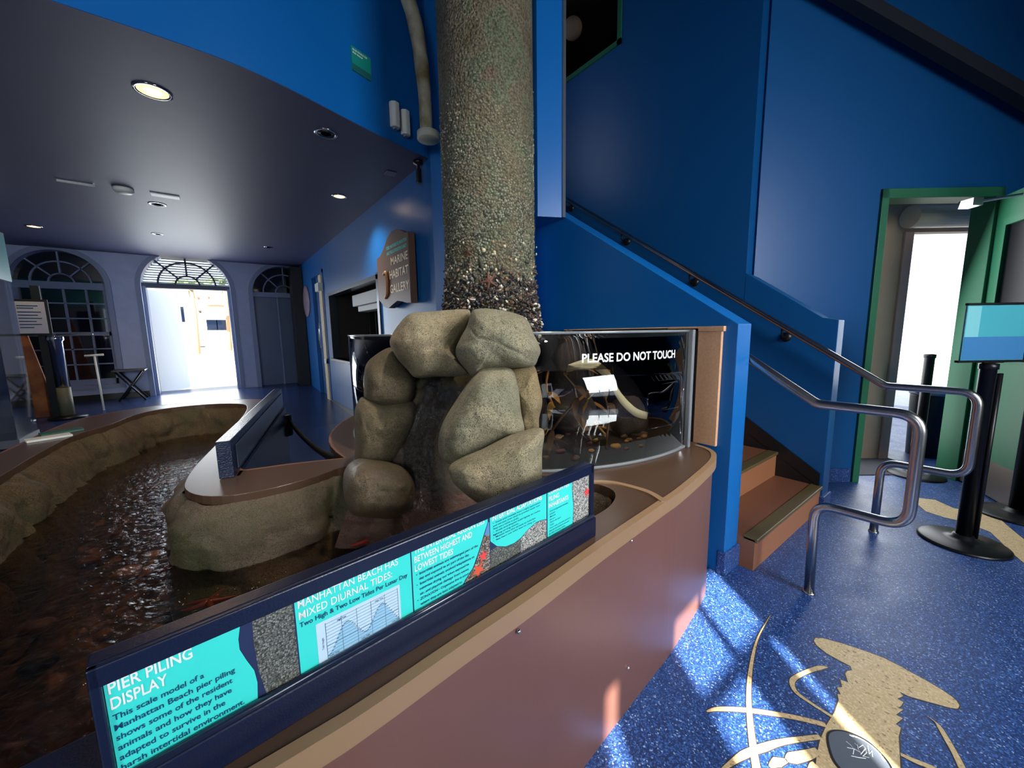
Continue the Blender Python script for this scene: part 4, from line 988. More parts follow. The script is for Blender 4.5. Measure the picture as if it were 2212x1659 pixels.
# ================================================================== HANDRAILS
def rail(name, pts, brk, label, xw):
    t = thing(name, (pts[0][0], pts[0][1], 0), label, 'handrail', 'steel handrails of the stairs')
    MB().tube(fillet(pts, .075, 8, Vector(pts[4])), .0195, 20).build('rail_tube', STEEL, t, smooth=True)
    MB().lathe([(.024, 0), (.024, .004), (.0215, .009)], (pts[0][0], pts[0][1], 0), 24).build('floor_collar', STEEL, t, smooth=True)
    return t
def sl(y, y0, z0): return z0+.665*(y-y0)
r1 = rail('handrail', [(2.045, .466, 0), (2.045, .475, .428), (2.045, .185, .432), (2.045, .185, .872), (2.045, .50, .872), (2.045, 2.6, sl(2.6, .50, .872))], None, 'nearer steel handrail looping past the blue stair wall end', 2.02)
r2 = rail('handrail', [(2.98, .405, 0), (2.98, .405, .430), (2.98, .085, .434), (2.98, .085, .868), (2.98, .427, .868), (2.98, 3.4, sl(3.4, .427, .868))], None, 'further steel handrail running up the right hand stair wall', 3.07)
for y in (.95, 1.60, 2.25, 2.95):
    z = sl(y, .427, .868); b_ = MB()
    b_.tube(fillet([(3.07, y, z-.075), (2.985, y, z-.075), (2.98, y, z-.012)], .03, 5), .007, 10)
    b_.lathe([(.032, 0), (.032, .008), (.014, .018)], (0, 0, 0), 20, Matrix.Translation((3.069, y, z-.075)) @ Matrix.Rotation(-PI/2, 4, 'Y'))
    b_.build('wall_bracket', BLACKM, r2, smooth=True)

# ================================================================== STANCHIONS AND BIN
def stanchion(c, label, h=1.0, side=None, belt=False, R=.178):
    t = thing('stanchion_post', (c[0], c[1], 0), label, 'stanchion', 'black stanchion posts by the green door')
    x, y = c
    MB().lathe([(R, 0), (R, .008), (R-.012, .016), (R*.45, .028), (.045, .034), (.04, .05)], (x, y, 0), 48).build('base', BLACKM, t, smooth=True)
    MB().lathe([(.031, .03), (.031, h-.03), (.036, h-.028), (.036, h), (.02, h+.004)], (x, y, 0), 28).build('pole', BLACKM, t, smooth=True)
    if side:
        MB().lathe([(.012, .035), (.012, h-.05)], (x+side[0], y+side[1], 0), 16).build('side_tube', BLACKM, t, smooth=True)
    return t
s1 = stanchion((3.20, .075), 'black stanchion post nearest the stairs carrying a blue acrylic sign', 1.0, side=(.028, -.04))
s2 = stanchion((4.42, .40), 'black stanchion post standing behind the rails in front of the bin', .98)
s3 = stanchion((3.92, -.10), 'black stanchion post cut by the right edge of the picture', .98)
# belt between the last two and the blue sign
h = Vector((.61, .79, 0)); rt = Vector((.79, -.61, 0))
# sign holder on s1
SP = Vector((3.20, .075, 1.005)); MS = frame_m(SP, rt, (0, 0, 1))
sg = thing('sign_holder', tuple(SP), 'blue tinted acrylic sign on top of the nearest stanchion post', 'sign')
MB().box((-.158, .012, -.004), (.172, .30, .004), MS).build('acrylic_sheet', BGLASS, sg)
MB().box((-.158, .296, -.008), (.172, .308, .008), MS).box((-.172, .002, -.010), (.19, .014, .010), MS).box((.166, .0, -.008), (.176, .305, .008), MS).build('frame', BLACKM, sg)
MB().box((-.05, -.0, -.02), (.05, .006, .02), MS).build('clamp', BLACKM, sg)
MB().box((-.155, .016, .0042), (.164, .135, .0050), MS).build('reflection_band', mat('mid_blue_reflection', srgb(62, 120, 168), .25), sg)  # lower part of the sheet's reflection, painted as a flat blue band
MB().box((-.155, .135, .0042), (-.085, .292, .0050), MS).box((-.155, .150, .0050), (-.09, .162, .0054), MS).build('pale_reflection_band', mat('pale_teal_reflection', srgb(120, 190, 196), .25), sg)  # lighter part of the reflection, painted as pale bands
t = thing('sign_holder', (3.92, -.10, .98), 'grey strap head on the stanchion post at the right edge', 'belt head')
MB().lathe([(.038, 0), (.040, .01), (.040, .055), (.036, .06)], (3.92, -.10, .984), 24).build('head', mat('dark_grey_plastic', srgb(70, 74, 78), .5), t, smooth=True)
MB().box((-.30, .01, -.002), (0, .055, .002), frame_m((3.92, -.10, .985), (-rt).lerp(h, .15), (0, 0, 1))).build('belt', mat('dark_grey_belt', srgb(60, 66, 70), .6), t)
bn = thing('trash_can', (5.215, .415, 0), 'black ribbed bin with silver rim standing in the green doorway', 'bin')
MB().lathe([(.12, -.02), (.14, .0), (.155, .56), (.155, .575)], (5.215, .415, 0), 40).build('body', BLACK, bn, smooth=True)
MB().lathe([(.162, .575), (.166, .60), (.160, .62), (.14, .625)], (5.215, .415, 0), 40).build('rim', ALU, bn, smooth=True)

# ---- open green door leaf, closer, outside vestibule
HG = Vector((4.53, .165, 0)); LD = Vector((-.89, -.46, 0)).normalized()
MLF = frame_m(HG, LD, (0, 0, 1))
mb = MB()
for a_ in ((0, .15, .01, 2.09), (.75, .90, .01, 2.09), (.15, .75, .01, .98), (.15, .75, 1.9, 2.09)): mb.box((a_[0], a_[2], -.022), (a_[1], a_[3], .022), MLF)
lf = mb.build('door_5', GREEN, kind='structure', bevel=.002)
MB().box((.15, .98, -.006), (.75, 1.9, .006), MLF).build('vision_glass', mat('dark_door_glass', srgb(14, 16, 20), .35, spec=.2), lf)
MB().box((.12, .95, -.028), (.15, 1.93, .028), MLF).box((.15, 1.88, -.028), (.78, 1.93, .028), MLF).box((.15, .95, -.028), (.78, .98, .028), MLF).build('glazing_bead', GREEN, lf)
MB().box((.03, .015, -.026), (.87, .26, .026), MLF).build('kick_plate', mat('dull_steel_plate', srgb(120, 112, 106), .4, metal=.8), lf)
cp = MB().box((.55, 2.02, .01), (.62, 2.07, .10), MD)
cp.tube([MD @ Vector((.58, 2.045, .06)), MD @ Vector((.78, 2.05, .26)), HG+LD*.32+Vector((0, 0, 2.06))], .009, 8)
dc = cp.build('door_closer', ALU); tag(dc, 'silver door closer arm over the open green door', 'door closer')
VW = mat('tan_vestibule_wall', srgb(196, 168, 140), .7, var=.06)
def vb(a, b, m, name, **kw): return MB().box(a, b, MD).build(name, m, kind='structure', **kw)
vb((-.5, 0, -.60), (.78, 2.9, -.52), VW, 'wall_vestibule')
vb((.78, 1.99, -.60), (2.2, 2.9, -.52), VW, 'wall_vestibule')
sh = MB().lathe([(.001, 0), (.088, 0), (.088, 1.5), (.001, 1.5)], (0, 0, 0), 24, MD @ Matrix.Translation((.64, 2.09, -.42)) @ Matrix.Rotation(PI/2, 4, 'Y'))
so_ = sh.build('shutter_roll', CREAM); tag(so_, 'cream rolled shutter housing above the outer doorway', 'shutter')
mb = MB().box((.70, 0, -.518), (.775, 1.99, -.50), MD)
mb.build('trim_11', mat('pinkish_tan_trim', srgb(200, 160, 140), .6), kind='structure', bevel=.002)
mb = MB().box((.785, 0, -.72), (.86, 1.99, -.60), MD).box((.915, 0, -.80), (.99, 1.97, -.74), MD)
mb.build('door_6', mat('pale_lilac_jamb', srgb(150, 156, 176), .5), kind='structure', bevel=.004)
vb((.885, 0, -.78), (.905, 1.97, -.70), mat('cream_gate_post', srgb(150, 140, 116), .6), 'trim_10')
vb((1.10, 0, -2.4), (1.35, 1.0, -2.2), WHITEW, 'trim_9')
vb((.02, 0, -.95), (.80, .006, -.12), mat('dark_door_mat', srgb(52, 54, 60), .9, bump=.4, bscale=200), 'floor')

# ================================================================== FAR ROOM OBJECTS
gs = thing('hanging_sign', (1.47, 3.75, 1.45), 'brown wavy topped sign board reading MARINE HABITAT GALLERY', 'sign')
yA, yB = -4.16, -3.32                                   # local x along the wall
top_ = [(yA, 1.98), (-4.03, 2.0), (-3.92, 2.06), (-3.82, 2.13), (-3.70, 2.165), (-3.58, 2.16), (-3.47, 2.125), (-3.38, 2.09), (yB, 2.085)]
bot_ = [(yB, 1.475), (-3.42, 1.48), (-3.52, 1.50), (-3.64, 1.515), (-3.76, 1.49), (-3.88, 1.46), (-4.0, 1.475), (-4.08, 1.52), (yA, 1.56)]
MB().prism(top_+bot_, .02, .085, MW1).build('board', BROWNS, gs, bevel=.004)
MG = MW1 @ Matrix.Translation((0, 0, .0865))
def gt(s, x1, z, hgt, wd, m, bold=.0): text('lettering', s, MG @ Matrix.Translation((x1-wd, z, 0)), m, gs, height=hgt, width=wd, bold=bold)
gt('STEEL PARTNERS FOUNDATION', -3.35, 2.015, .030, .50, CYAN, .02); gt('AND THE LICHTENSTEIN FAMILY', -3.35, 1.965, .030, .50, CYAN, .02)
gt('MARINE', -3.34, 1.86, .072, .41, GOLD, .012); gt('HABITAT', -3.34, 1.735, .078, .46, GOLD, .012); gt('GALLERY', -3.34, 1.60, .080, .47, GOLD, .012)
sp_ = smooth_path([MG @ Vector(p) for p in ((-3.96, 1.80, .004), (-3.88, 1.81, .01), (-3.85, 1.75, .012), (-3.86, 1.66, .01), (-3.88, 1.60, .008), (-3.94, 1.565, .004))], 6)
MB().tube(sp_, .014, 8).build('gull_emblem', mat('orange_brown_relief', srgb(186, 132, 84), .4), gs, smooth=True)
# round plaque
rp = MB().lathe([(.30, 0), (.30, .02), (.285, .025), (.001, .025)], (0, 0, 0), 40, MW1 @ Matrix.Translation((-8.55, 1.86, .002)))
tag(rp.build('round_plaque', mat('pink_brown_plaque', srgb(150, 132, 148), .5, var=.3, vscale=8)), 'round pinkish brown plaque at the far end of the gallery wall', 'plaque')
# gallery door set back in its opening
gd = MB().box((-8.0, 0, -.095), (-7.95, 2.28, .01), MW1).box((-7.10, 0, -.095), (-7.05, 2.28, .01), MW1).box((-8.0, 2.23, -.095), (-7.05, 2.28, .01), MW1)
gdo = gd.build('door_7', BLUE, kind='structure')
MB().box((-7.95, .02, -.09), (-7.30, 2.23, -.05), MW1).build('door_leaf', BLUED, gdo)
MB().box((-7.30, .02, -.02), (-7.22, 2.2, .03), MW1).box((-7.17, .02, -.02), (-7.10, 2.2, .03), MW1).build('cream_stile', CREAM, gdo)
MB().box((-7.34, 1.93, .0), (-7.08, 2.06, .08), MW1).box((-7.24, .72, .0), (-7.10, .80, .045), MW1).build('closer_box', WHITEP, gdo)
MB().tube([MW1 @ Vector((-7.42, .98, -.04)), MW1 @ Vector((-7.42, .98, .05)), MW1 @ Vector((-7.42, 1.42, .05)), MW1 @ Vector((-7.42, 1.42, -.04))], .012, 8).build('pull_handle', CHROME, gdo, smooth=True)
# ticket window with counter room behind
mb = MB().box((-6.75, .80, -.1), (-6.70, 1.85, .015), MW1).box((-4.42, .83, -.1), (-4.35, 1.88, .02), MW1).box((-6.75, 1.81, -.1), (-4.35, 1.86, .02), MW1)
tw = mb.build('window_5', mat('dark_steel_frame', srgb(60, 64, 74), .3, metal=.6), kind='structure')
MB().box((-6.75, .79, -.1), (-4.35, .83, .05), MW1).build('window_sill', BLACK, tw, bevel=.004)
MB().box((-6.75, .83, -1.2), (-6.73, 1.9, -.1), MW1).box((-6.75, .81, -1.3), (-4.2, .83, -.1), MW1).box((-6.75, 1.86, -1.3), (-4.2, 1.9, -.1), MW1).box((-6.75, .81, -1.35), (-4.2, 1.9, -1.3), MW1).box((-4.3, .81, -1.3), (-4.25, 1.9, -.1), MW1).build('booth_lining', mat('dark_panelled_wood', srgb(44, 42, 42), .35), tw)
MB().box((-6.4, .84, -.6), (-6.37, 1.6, -.5), MW1).box((-6.1, .84, -.6), (-6.07, 1.6, -.5), MW1).box((-5.7, .84, -.6), (-5.67, 1.6, -.5), MW1).build('cabinet_stile', BLACK, tw)
MB().box((-5.9, 1.60, -.25), (-4.45, 1.76, -.12), MW1).box((-5.75, 1.52, -.3), (-4.45, 1.60, -.15), MW1).build('white_pelmet', WHITEP, tw, bevel=.01)
MB().box((-5.15, .84, -.40), (-4.98, 1.44, -.34), MW1).build('card_reader_post', WHITEP, tw, bevel=.02)
px_ = mat('red_white_poster', srgb(226, 214, 206), .5, c2=srgb(190, 70, 60), vscale=16)
MB().box((-4.85, .9, -.36), (-4.45, 1.5, -.34), MW1).build('poster', px_, tw)
MB().box((-4.85, 1.0, -.33), (-4.70, 1.25, -.30), MW1).build('dark_shape', BLACK, tw, bevel=.03)
# silver post and dark rack beside the tank
# orange cutout, sanitizer stand, folding table
ob = thing('cutout_board', (-2.2, 8.15, .13), 'orange rust coloured cutout board standing in front of the arched window', 'display board')
MO = frame_m((-2.12, 8.1, .13), (1, .02, 0), (0, .03, 1))
oc = [(-.24, 0), (.28, 0), (.20, .55), (.14, .95), (.10, 1.22), (.06, 1.42), (.0, 1.28), (-.05, 1.18), (-.15, 1.13), (-.26, 1.10), (-.27, .7), (-.26, .35)]
MB().prism(oc, -.02, .02, MO).build('panel', BRASS, ob, bevel=.005)
MB().tube([MO @ Vector((.07, 1.42, 0)), MO @ Vector((.02, 1.30, .01)), MO @ Vector((-.07, 1.17, .01))], .01, 6).build('pale_edge', CREAM, ob)
q = Vector((-1.72, 7.9, .12))
ss = thing('sanitizer_stand', tuple(q), 'tall sanitizer dispenser stand with a framed notice beside the orange board', 'dispenser')
MB().lathe([(.19, 0), (.19, .015), (.10, .035), (.05, .04)], tuple(q), 36).build('base', BLACKM, ss, smooth=True)
MB().lathe([(.07, .04), (.07, .42)], tuple(q), 24).build('lower_sleeve', mat('olive_grey_sleeve', srgb(112, 112, 88), .5), ss, smooth=True)
MB().lathe([(.068, .42), (.068, 1.05), (.085, 1.07), (.085, 1.12), (.03, 1.14)], tuple(q), 24).build('chrome_column', CHROME, ss, smooth=True)
MB().box((q.x+.02, q.y-.03, 1.25), (q.x+.36, q.y+.03, 1.275)).build('drip_tray', BLACKM, ss, bevel=.004)
MB().box((q.x-.14, q.y-.02, .14), (q.x-.06, q.y+.02, 1.9)).build('back_post', BLACK, ss)
MB().box((q.x-.32, q.y-.05, 1.25), (q.x+.0, q.y-.03, 1.72)).build('notice_frame', BLACK, ss, bevel=.004)
MB().box((q.x-.29, q.y-.053, 1.28), (q.x-.03, q.y-.0505, 1.69)).build('notice_paper', mat('grey_white_paper', srgb(190, 192, 206), .5), ss)
mb = MB()
for k, (a_, wd) in enumerate(((1.63, .18), (1.60, .14), (1.55, .20), (1.51, .17), (1.47, .20), (1.43, .15), (1.39, .19), (1.35, .12))): mb.box((q.x-.27, q.y-.0545, a_), (q.x-.27+wd, q.y-.0532, a_+.012))
mb.build('printed_lines', DARKT, ss)
ub = thing('push_handle', (-1.42, 8.2, .135), 'thin white T handle leaning on the window behind the sanitizer stand', 'broom')
MB().tube([(-1.42, 8.2, .137), (-1.46, 8.35, .95)], .012, 8).tube([(-1.56, 8.35, .95), (-1.36, 8.35, .96)], .016, 8).build('handle', WHITEP, ub, smooth=True)
ft = thing('folding_table', (-1.15, 9.0, .17), 'small black folding table with crossed legs between window and doorway', 'table')
MB().box((-1.38, 8.75, .66), (-.98, 9.15, .685)).build('tabletop', BLACK, ft, bevel=.004)
for (a_, c_) in (((-1.34, 8.8), (-1.02, 8.8)), ((-1.34, 9.1), (-1.02, 9.1))):
    MB().tube([(a_[0], a_[1], .66), (c_[0], a_[1], .175)], .014, 8).build('leg', BLACKM, ft, smooth=True)
    MB().tube([(c_[0], c_[1], .66), (a_[0], c_[1], .175)], .014, 8).build('leg', BLACKM, ft, smooth=True)
# tall teal topped acrylic case at the left edge
gc = thing('display_case', (-2.45, 6.6, .055), 'tall glass display case with a teal header at the left edge', 'display case')
MB().box((-3.4, 6.4, .056), (-1.77, 7.0, .14)).build('plinth', mat('grey_plinth', srgb(84, 88, 100), .5), gc)
MB().box((-3.4, 6.4, 1.85), (-1.77, 7.0, 2.38)).build('header', mat('teal_header', srgb(72, 150, 156), .35), gc, bevel=.005)
MB().box((-3.39, 6.41, .14), (-1.78, 6.42, 1.85)).box((-1.79, 6.42, .14), (-1.78, 6.99, 1.85)).build('glass', clear_mat('case_glass', (.5, .56, .62, 1), 1.6, .05, add=.10), gc)
MB().box((-3.39, 6.95, .14), (-1.81, 6.99, 1.84)).build('back_panel', mat('mid_grey_panel', srgb(112, 118, 134), .5), gc)

# second reader rail on the peninsula, seen from its end
M2 = frame_m((-.040, 1.865, ZD), Vector((.22, .97, 0)), (0, 0, 1))        # x away, y up, z to the right
rb = thing('reader_rail', (.1, 2.6, ZD), 'wet navy reader rail seen end on at the tip of the peninsula', 'sign')
MB().prism([(0, .0005), (1.66, .0005), (1.66, .152), (0, .152)], 0, .050, M2).build('board', NAVYW, rb, bevel=.003)
MB().box((.02, -.60, .052), (1.66, .0, .064), M2).build('lower_panel', NAVY, rb)
MB().box((.06, .02, .050), (1.60, .12, .056), M2).build('label_plate', mat('dark_label_plate', srgb(34, 42, 60), .25), rb, bevel=.002)
bb = thing('belt_barrier', (.22, 3.30, ZD+.06), 'black retractable belt box on the end of the wet navy rail', 'belt')
pb = on(617, 918, 1, 3.42)
MB().lathe([(.040, -.085), (.048, -.078), (.048, .078), (.040, .085)], tuple(pb), 20).build('belt_box', BLACKM, bb, smooth=True)
A_ = pb+Vector((.03, -.02, .02)); B_ = on(722, 992, 1, 1.95)
v = []; f = []
for k in range(17):
    t_ = k/16; p = A_.lerp(B_, t_)+Vector((0, 0, -.10*4*t_*(1-t_)*.35)); tw_ = .024*(1-.35*math.sin(t_*PI)); e = Vector((.3*math.sin(t_*3), 0, 1)).normalized()*tw_
    v += [p-e, p+e, p+e+Vector((.002, .002, 0)), p-e+Vector((.002, .002, 0))]
for k in range(16): f += [(4*k+a_, 4*k+(a_+1) % 4, 4*k+4+(a_+1) % 4, 4*k+4+a_) for a_ in range(4)]
obj('belt', v, f, mat('black_webbing', srgb(20, 20, 24), .7), bb, smooth=True)
# brochures on the rim
for i, (dx, dy, m) in enumerate(((0, 0, WHITEP), (.015, .10, mat('dark_green_cover', srgb(40, 84, 72), .4)))):
    o = MB().box((-.10, -.045, 0), (.07, .045, .012), Matrix.Translation((-.79+dx, 3.30+dy*1.6, ZD+.0005)) @ Matrix.Rotation(.35, 4, 'Z')).build('booklet', m, bevel=.002)
    tag(o, ['white booklet lying nearest on the far rim of the touch pool', 'dark green booklet lying beyond the white one on the rim'][i], 'booklet')

# ================================================================== ON THE WALLS AND CEILING
def fas_pt(px, py, off=0.0):
    d_ = ray(px, py); 
    for p, q_ in zip(fcur, fcur[1:]):
        den = d_.x*(q_.y-p.y)-d_.y*(q_.x-p.x)
        if abs(den) < 1e-9: continue
        k = (p.x*(q_.y-p.y)-p.y*(q_.x-p.x))/den; t_ = (p.x*d_.y-p.y*d_.x)/den
        if k > 0 and -.01 <= t_ <= 1.01:
            e = (q_-p).normalized(); return EYE+d_*k, frame_m(EYE+d_*k, e, (0, 0, 1))
P_, Mf = fas_pt(779, 140)
gp = thing('wall_placard', tuple(P_), 'teal green placard high on the curved blue wall', 'placard')
MB().box((-.075, -.07, .002), (.075, .075, .012), Mf).build('plate', mat('teal_green_plate', srgb(20, 140, 126), .4), gp)
MB().box((-.075, -.07, .0122), (.075, -.03, .013), Mf).build('lower_band', mat('dark_teal_plate', srgb(30, 96, 96), .4), gp)
text('lettering', 'BLUE WHALE RIB', Mf @ Matrix.Translation((-.066, .052, .0125)), WHITE, gp, height=.011, width=.11, bold=.02)
text('lettering', 'Rib bone', Mf @ Matrix.Translation((-.066, .034, .0125)), WHITE, gp, height=.010, width=.075, bold=.02)
for i, (px, py) in enumerate(((849, 251), (872, 268))):
    P_, Mf = fas_pt(px, py)
    t = thing('wall_sensor', tuple(P_), ['left one of two white sensor boxes on the curved wall', 'right one of two white sensor boxes on the curved wall'][i], 'sensor', 'white sensor boxes on the curved wall')
    MB().prism([(-.034, 0), (-.034, .03), (-.015, .05), (.02, .05), (.034, .03), (.034, 0)][::-1], -.085, .085, Mf @ Matrix(((1, 0, 0, 0), (0, 0, 1, 0), (0, 1, 0, 0), (0, 0, 0, 1)))).build('housing', WHITEP, t, bevel=.006)
    MB().box((-.012, -.095, .004), (.018, -.083, .035), Mf).build('lens', mat('grey_lens', srgb(150, 146, 148), .4), t)
wb = thing('rib_bone', (1.42, 2.9, 2.75), 'long curved whale rib bone hanging from the wall left of the column', 'bone')
pts = []; rr = []
for (px, py, d_) in ((921, 286, 3.10), (918, 215, 3.10), (912, 150, 3.09), (904, 90, 3.08), (894, 40, 3.06), (882, 0, 3.04), (862, -60, 3.02), (836, -130, 3.0)):
    r_ = ray(px, py); pts.append(EYE+r_*(d_/Vector((r_.x, r_.y)).length)); 
pts = smooth_path([tuple(p) for p in pts], 8); rr = [.044+.008*math.sin(i/len(pts)*PI)+.0015*math.sin(i*.5) for i in range(len(pts))]
MB().tube(pts, .05, 18, rr=rr).build('rib', BONE, wb, smooth=True)
c_ = pts[0]; MB().lathe([(.078, -.05), (.082, -.045), (.082, 0), (.075, .004)], (c_.x+.015, c_.y, c_.z), 28).build('foot_cap', mat('cream_cap', srgb(196, 196, 172), .5), wb, smooth=True)
# downlights
def downlight(px, py, lab, on_=True, col=srgb(255, 196, 120), e=9, r=.062, spread=2.0, st=6):
    p = on(px, py, 2, ZC)
    t = thing('downlight', (p.x, p.y, ZC), lab, 'ceiling light', 'round downlights in the low ceiling')
    MB().lathe([(r+.014, 0), (r+.014, -.004), (r, -.006), (r-.004, -.001)], (p.x, p.y, ZC-.0002), 32).build('trim_ring', CHROME, t, smooth=True)
    MB().lathe([(r-.004, -.001), (r*.5, .0)], (p.x, p.y, ZC-.002), 24).build('reflector', CHROME if not on_ else mat('lit_reflector', col, .3, emit=st*.35), t, smooth=True)
    MB().lathe([(r*.55, -.003), (.001, -.003)], (p.x, p.y, ZC-.001), 20).build('bulb', mat('lit_bulb_%d' % int(col[2]*99), col, .5, emit=st) if on_ else BLACK, t)
    if on_: spot('downlight_lamp', (p.x, p.y, ZC-.02), e, col[:3], spread, .8)
WARM = (1.0, .66, .34, 1); COOL = (1.0, .93, .82, 1)
downlight(330, 197, 'large warm lit downlight nearest the front of the low ceiling', True, WARM, 42, .075, 2.3, 5)
downlight(704, 288, 'unlit downlight with chrome reflector near the curved edge', False)
downlight(733, 424, 'bright white lit downlight near the gallery wall', True, COOL, 60, .058, 2.2, 9)
downlight(73, 489, 'warm lit downlight furthest left', True, WARM, 30, .062, 2.2, 6)
downlight(340, 441, 'black unlit downlight behind the white ceiling plate', False)
downlight(340, 505, 'small unlit downlight in the middle of the far ceiling', False, r=.05)
downlight(580, 534, 'small unlit downlight at the far right of the ceiling', False, r=.05)
p = on(266, 407, 2, ZC); t = thing('smoke_detector', (p.x, p.y, ZC), 'round white smoke detector under the low ceiling', 'smoke detector')
MB().lathe([(.075, 0), (.075, -.02), (.06, -.04), (.02, -.045), (.001, -.045)], (p.x, p.y, ZC-.0005), 32).build('body', WHITEP, t, smooth=True)
p = on(357, 422, 2, ZC); tag(MB().box((p.x-.11, p.y-.05, ZC-.012), (p.x+.11, p.y+.05, ZC-.0005)).build('ceiling_plate', WHITEP, bevel=.003), 'white rectangular plate next to the smoke detector', 'plate')
p = on(843, 374, 2, ZC); tag(MB().box((p.x-.045, p.y-.045, ZC-.008), (p.x+.045, p.y+.045, ZC-.0005)).build('square_vent', mat('grey_vent', srgb(110, 112, 122), .5), bevel=.003), 'small square grey vent plate near the ceiling corner', 'vent')
p = on(165, 393, 2, ZC); tag(MB().box((p.x-.12, p.y-.005, ZC-.02), (p.x+.12, p.y+.005, ZC-.0005)).box((p.x+.11, p.y-.06, ZC-.02), (p.x+.12, p.y, ZC-.0005)).build('ceiling_bracket', ALU), 'thin metal L bracket on the left of the ceiling', 'bracket')
p = on(903, 348, 2, ZC); t = thing('ceiling_camera', (p.x, p.y, ZC), 'black camera on a stalk at the corner of the ceiling', 'camera')
MB().lathe([(.04, 0), (.04, -.02), (.012, -.03), (.012, -.06)], (p.x, p.y, ZC-.0005), 20).build('mount', BLACK, t, smooth=True)
MB().box((p.x-.018, p.y-.02, ZC-.17), (p.x+.018, p.y+.02, ZC-.06)).build('body', BLACK, t, bevel=.006)
# lamp over the waterfall in the hall
spot('hall_downlight_lamp', (1.15, .35, 4.9), 420, (1.0, .90, .76), .62, .7, to=(.95, 1.45, 1.0))
t = thing('upper_lamp', (3.9, 2.9, 5.08), 'bright lamp seen through the high green framed opening', 'ceiling light')
MB().lathe([(.09, 0), (.09, -.02), (.001, -.02)], (3.75, 2.45, 5.1), 24).build('lens', mat('warm_lens', (1, .8, .6, 1), .5, emit=5), t)
spot('upper_lamp', (3.75, 2.45, 5.05), 45, (1, .8, .62), 2.8, .8)
tag(blob('globe_lamp', (3.9, 3.75, 4.95), (.12, .12, .12), mat('cream_globe', srgb(226, 208, 184), .4), amp=0), 'cream globe lamp seen through the high opening', 'lamp')
tag(MB().lathe([(.05, 0), (.05, -.015), (.02, -.03), (.001, -.03)], (3.55, 2.62, 5.1), 24).build('ceiling_disc', WHITEP, smooth=True), 'small round white detector in the high opening', 'smoke detector')

# ================================================================== FLOOR INLAY
fi = thing('floor_inlay', (1.6, .2, 0), 'tan terrazzo lobster shape set in the blue floor', 'floor inlay')
OUT = mat('dark_inlay_line', srgb(54, 46, 44), .35)
def fpt(x, y, s=2.724, ox=1400, oy=1250):
    p = on(ox+x/s, oy+y/s, 2, 0); return (p.x, p.y)
def inlay(name, pts, parent, z=.0012, smooth_n=0, m=TANT, edge=.0035):
    P = [Vector((x, y, 0)) for x, y in pts]
    A_ = sum(P[i].x*P[(i+1) % len(P)].y-P[(i+1) % len(P)].x*P[i].y for i in range(len(P)))
    O = []
    for i, p in enumerate(P):
        a_ = (p-P[i-1]).normalized(); b_ = (P[(i+1) % len(P)]-p).normalized(); n = (a_+b_)
        n = Vector((n.y, -n.x, 0)).normalized() if n.length > .3 else Vector((a_.y, -a_.x, 0))
        O.append(p+n*edge*(1 if A_ > 0 else -1))
    V, Fc = fill_mesh([[(p.x, p.y) for p in O]], .0002, z*.6); e = obj(name+'_outline', V, Fc, OUT, parent)
    V, Fc = fill_mesh([[(p.x, p.y) for p in P]], .0003, z); return obj(name, V, Fc, m, parent)
body = [(975, 365), (985, 350), (1030, 352), (1150, 385), (1270, 425), (1380, 465), (1480, 515), (1560, 560), (1640, 603), (1720, 650), (1780, 690), (1815, 720), (1832, 748), (1822, 766), (1780, 762), (1700, 740), (1600, 712), (1530, 692), (1478, 666), (1500, 692), (1466, 708), (1502, 728), (1488, 750), (1470, 762), (1500, 772), (1458, 802), (1498, 824), (1456, 856), (1487, 880), (1474, 930), (1478, 1000), (1484, 1114), (1470, 1260), (1430, 1400), (1360, 1560), (1240, 1620), (1120, 1540), (1030, 1380), (990, 1240), (985, 1114), (992, 1040), (1012, 950), (1050, 862), (1100, 782), (1122, 715), (1114, 680), (1135, 684), (1112, 642), (1142, 640), (1132, 596), (1178, 612), (1160, 560), (1172, 545), (1200, 540), (1190, 515), (1130, 485), (1050, 440), (990, 392)]
inlay('body', [fpt(*p) for p in body], fi)
def strip(name, pts, ws, z=.0014):
    C_ = smooth_path([(*fpt(*p), 0) for p in pts], 5); n_ = len(C_); L_ = []; R_ = []
    for i, p in enumerate(C_):
        t_ = (C_[min(i+1, n_-1)]-C_[max(i-1, 0)]).normalized(); n = Vector((-t_.y, t_.x, 0)); u = i/(n_-1)*(len(ws)-1); k = min(int(u), len(ws)-2)
        w_ = (ws[k]+(ws[k+1]-ws[k])*(u-k))/2; L_.append((p.x+n.x*w_, p.y+n.y*w_)); R_.append((p.x-n.x*w_, p.y-n.y*w_))
    inlay(name, L_+R_[::-1], fi, z=z, edge=.0022)
strip('leg', [(1055, 523), (1010, 525), (920, 555), (850, 600), (868, 665), (960, 735), (1080, 812)], [.004, .016, .013, .016, .013, .010, .010])
strip('leg', [(345, 783), (420, 768), (600, 777), (850, 815), (1045, 862)], [.004, .014, .016, .016, .016], z=.0013)
strip('leg', [(430, 1130), (560, 1040), (680, 995), (800, 960), (1012, 932)], [.006, .020, .022, .016, .013])
strip('claw', [(715, 1108), (760, 1082), (818, 1072)], [.006, .026, .008])
strip('claw', [(812, 1072), (850, 1058), (930, 1040), (1000, 1015)], [.006, .030, .026, .018])
strip('leg', [(960, 1150), (975, 1108), (990, 1100)], [.02, .02, .02])
strip('leg', [(1486, 1035), (1560, 1070), (1680, 1120), (1760, 1170)], [.010, .014, .016, .016])
strip('antenna', [(1640, 810), (1690, 845), (1718, 880), (1760, 950), (1805, 1030), (1850, 1120), (1900, 1230)], [.001, .003, .012, .014, .014, .016, .018])
strip('antenna', [(722, 213), (655, 330), (622, 430), (600, 560), (592, 700), (602, 860), (628, 1060), (670, 1300)], [.001, .005, .009, .012, .014, .017, .020, .024], z=.0017)
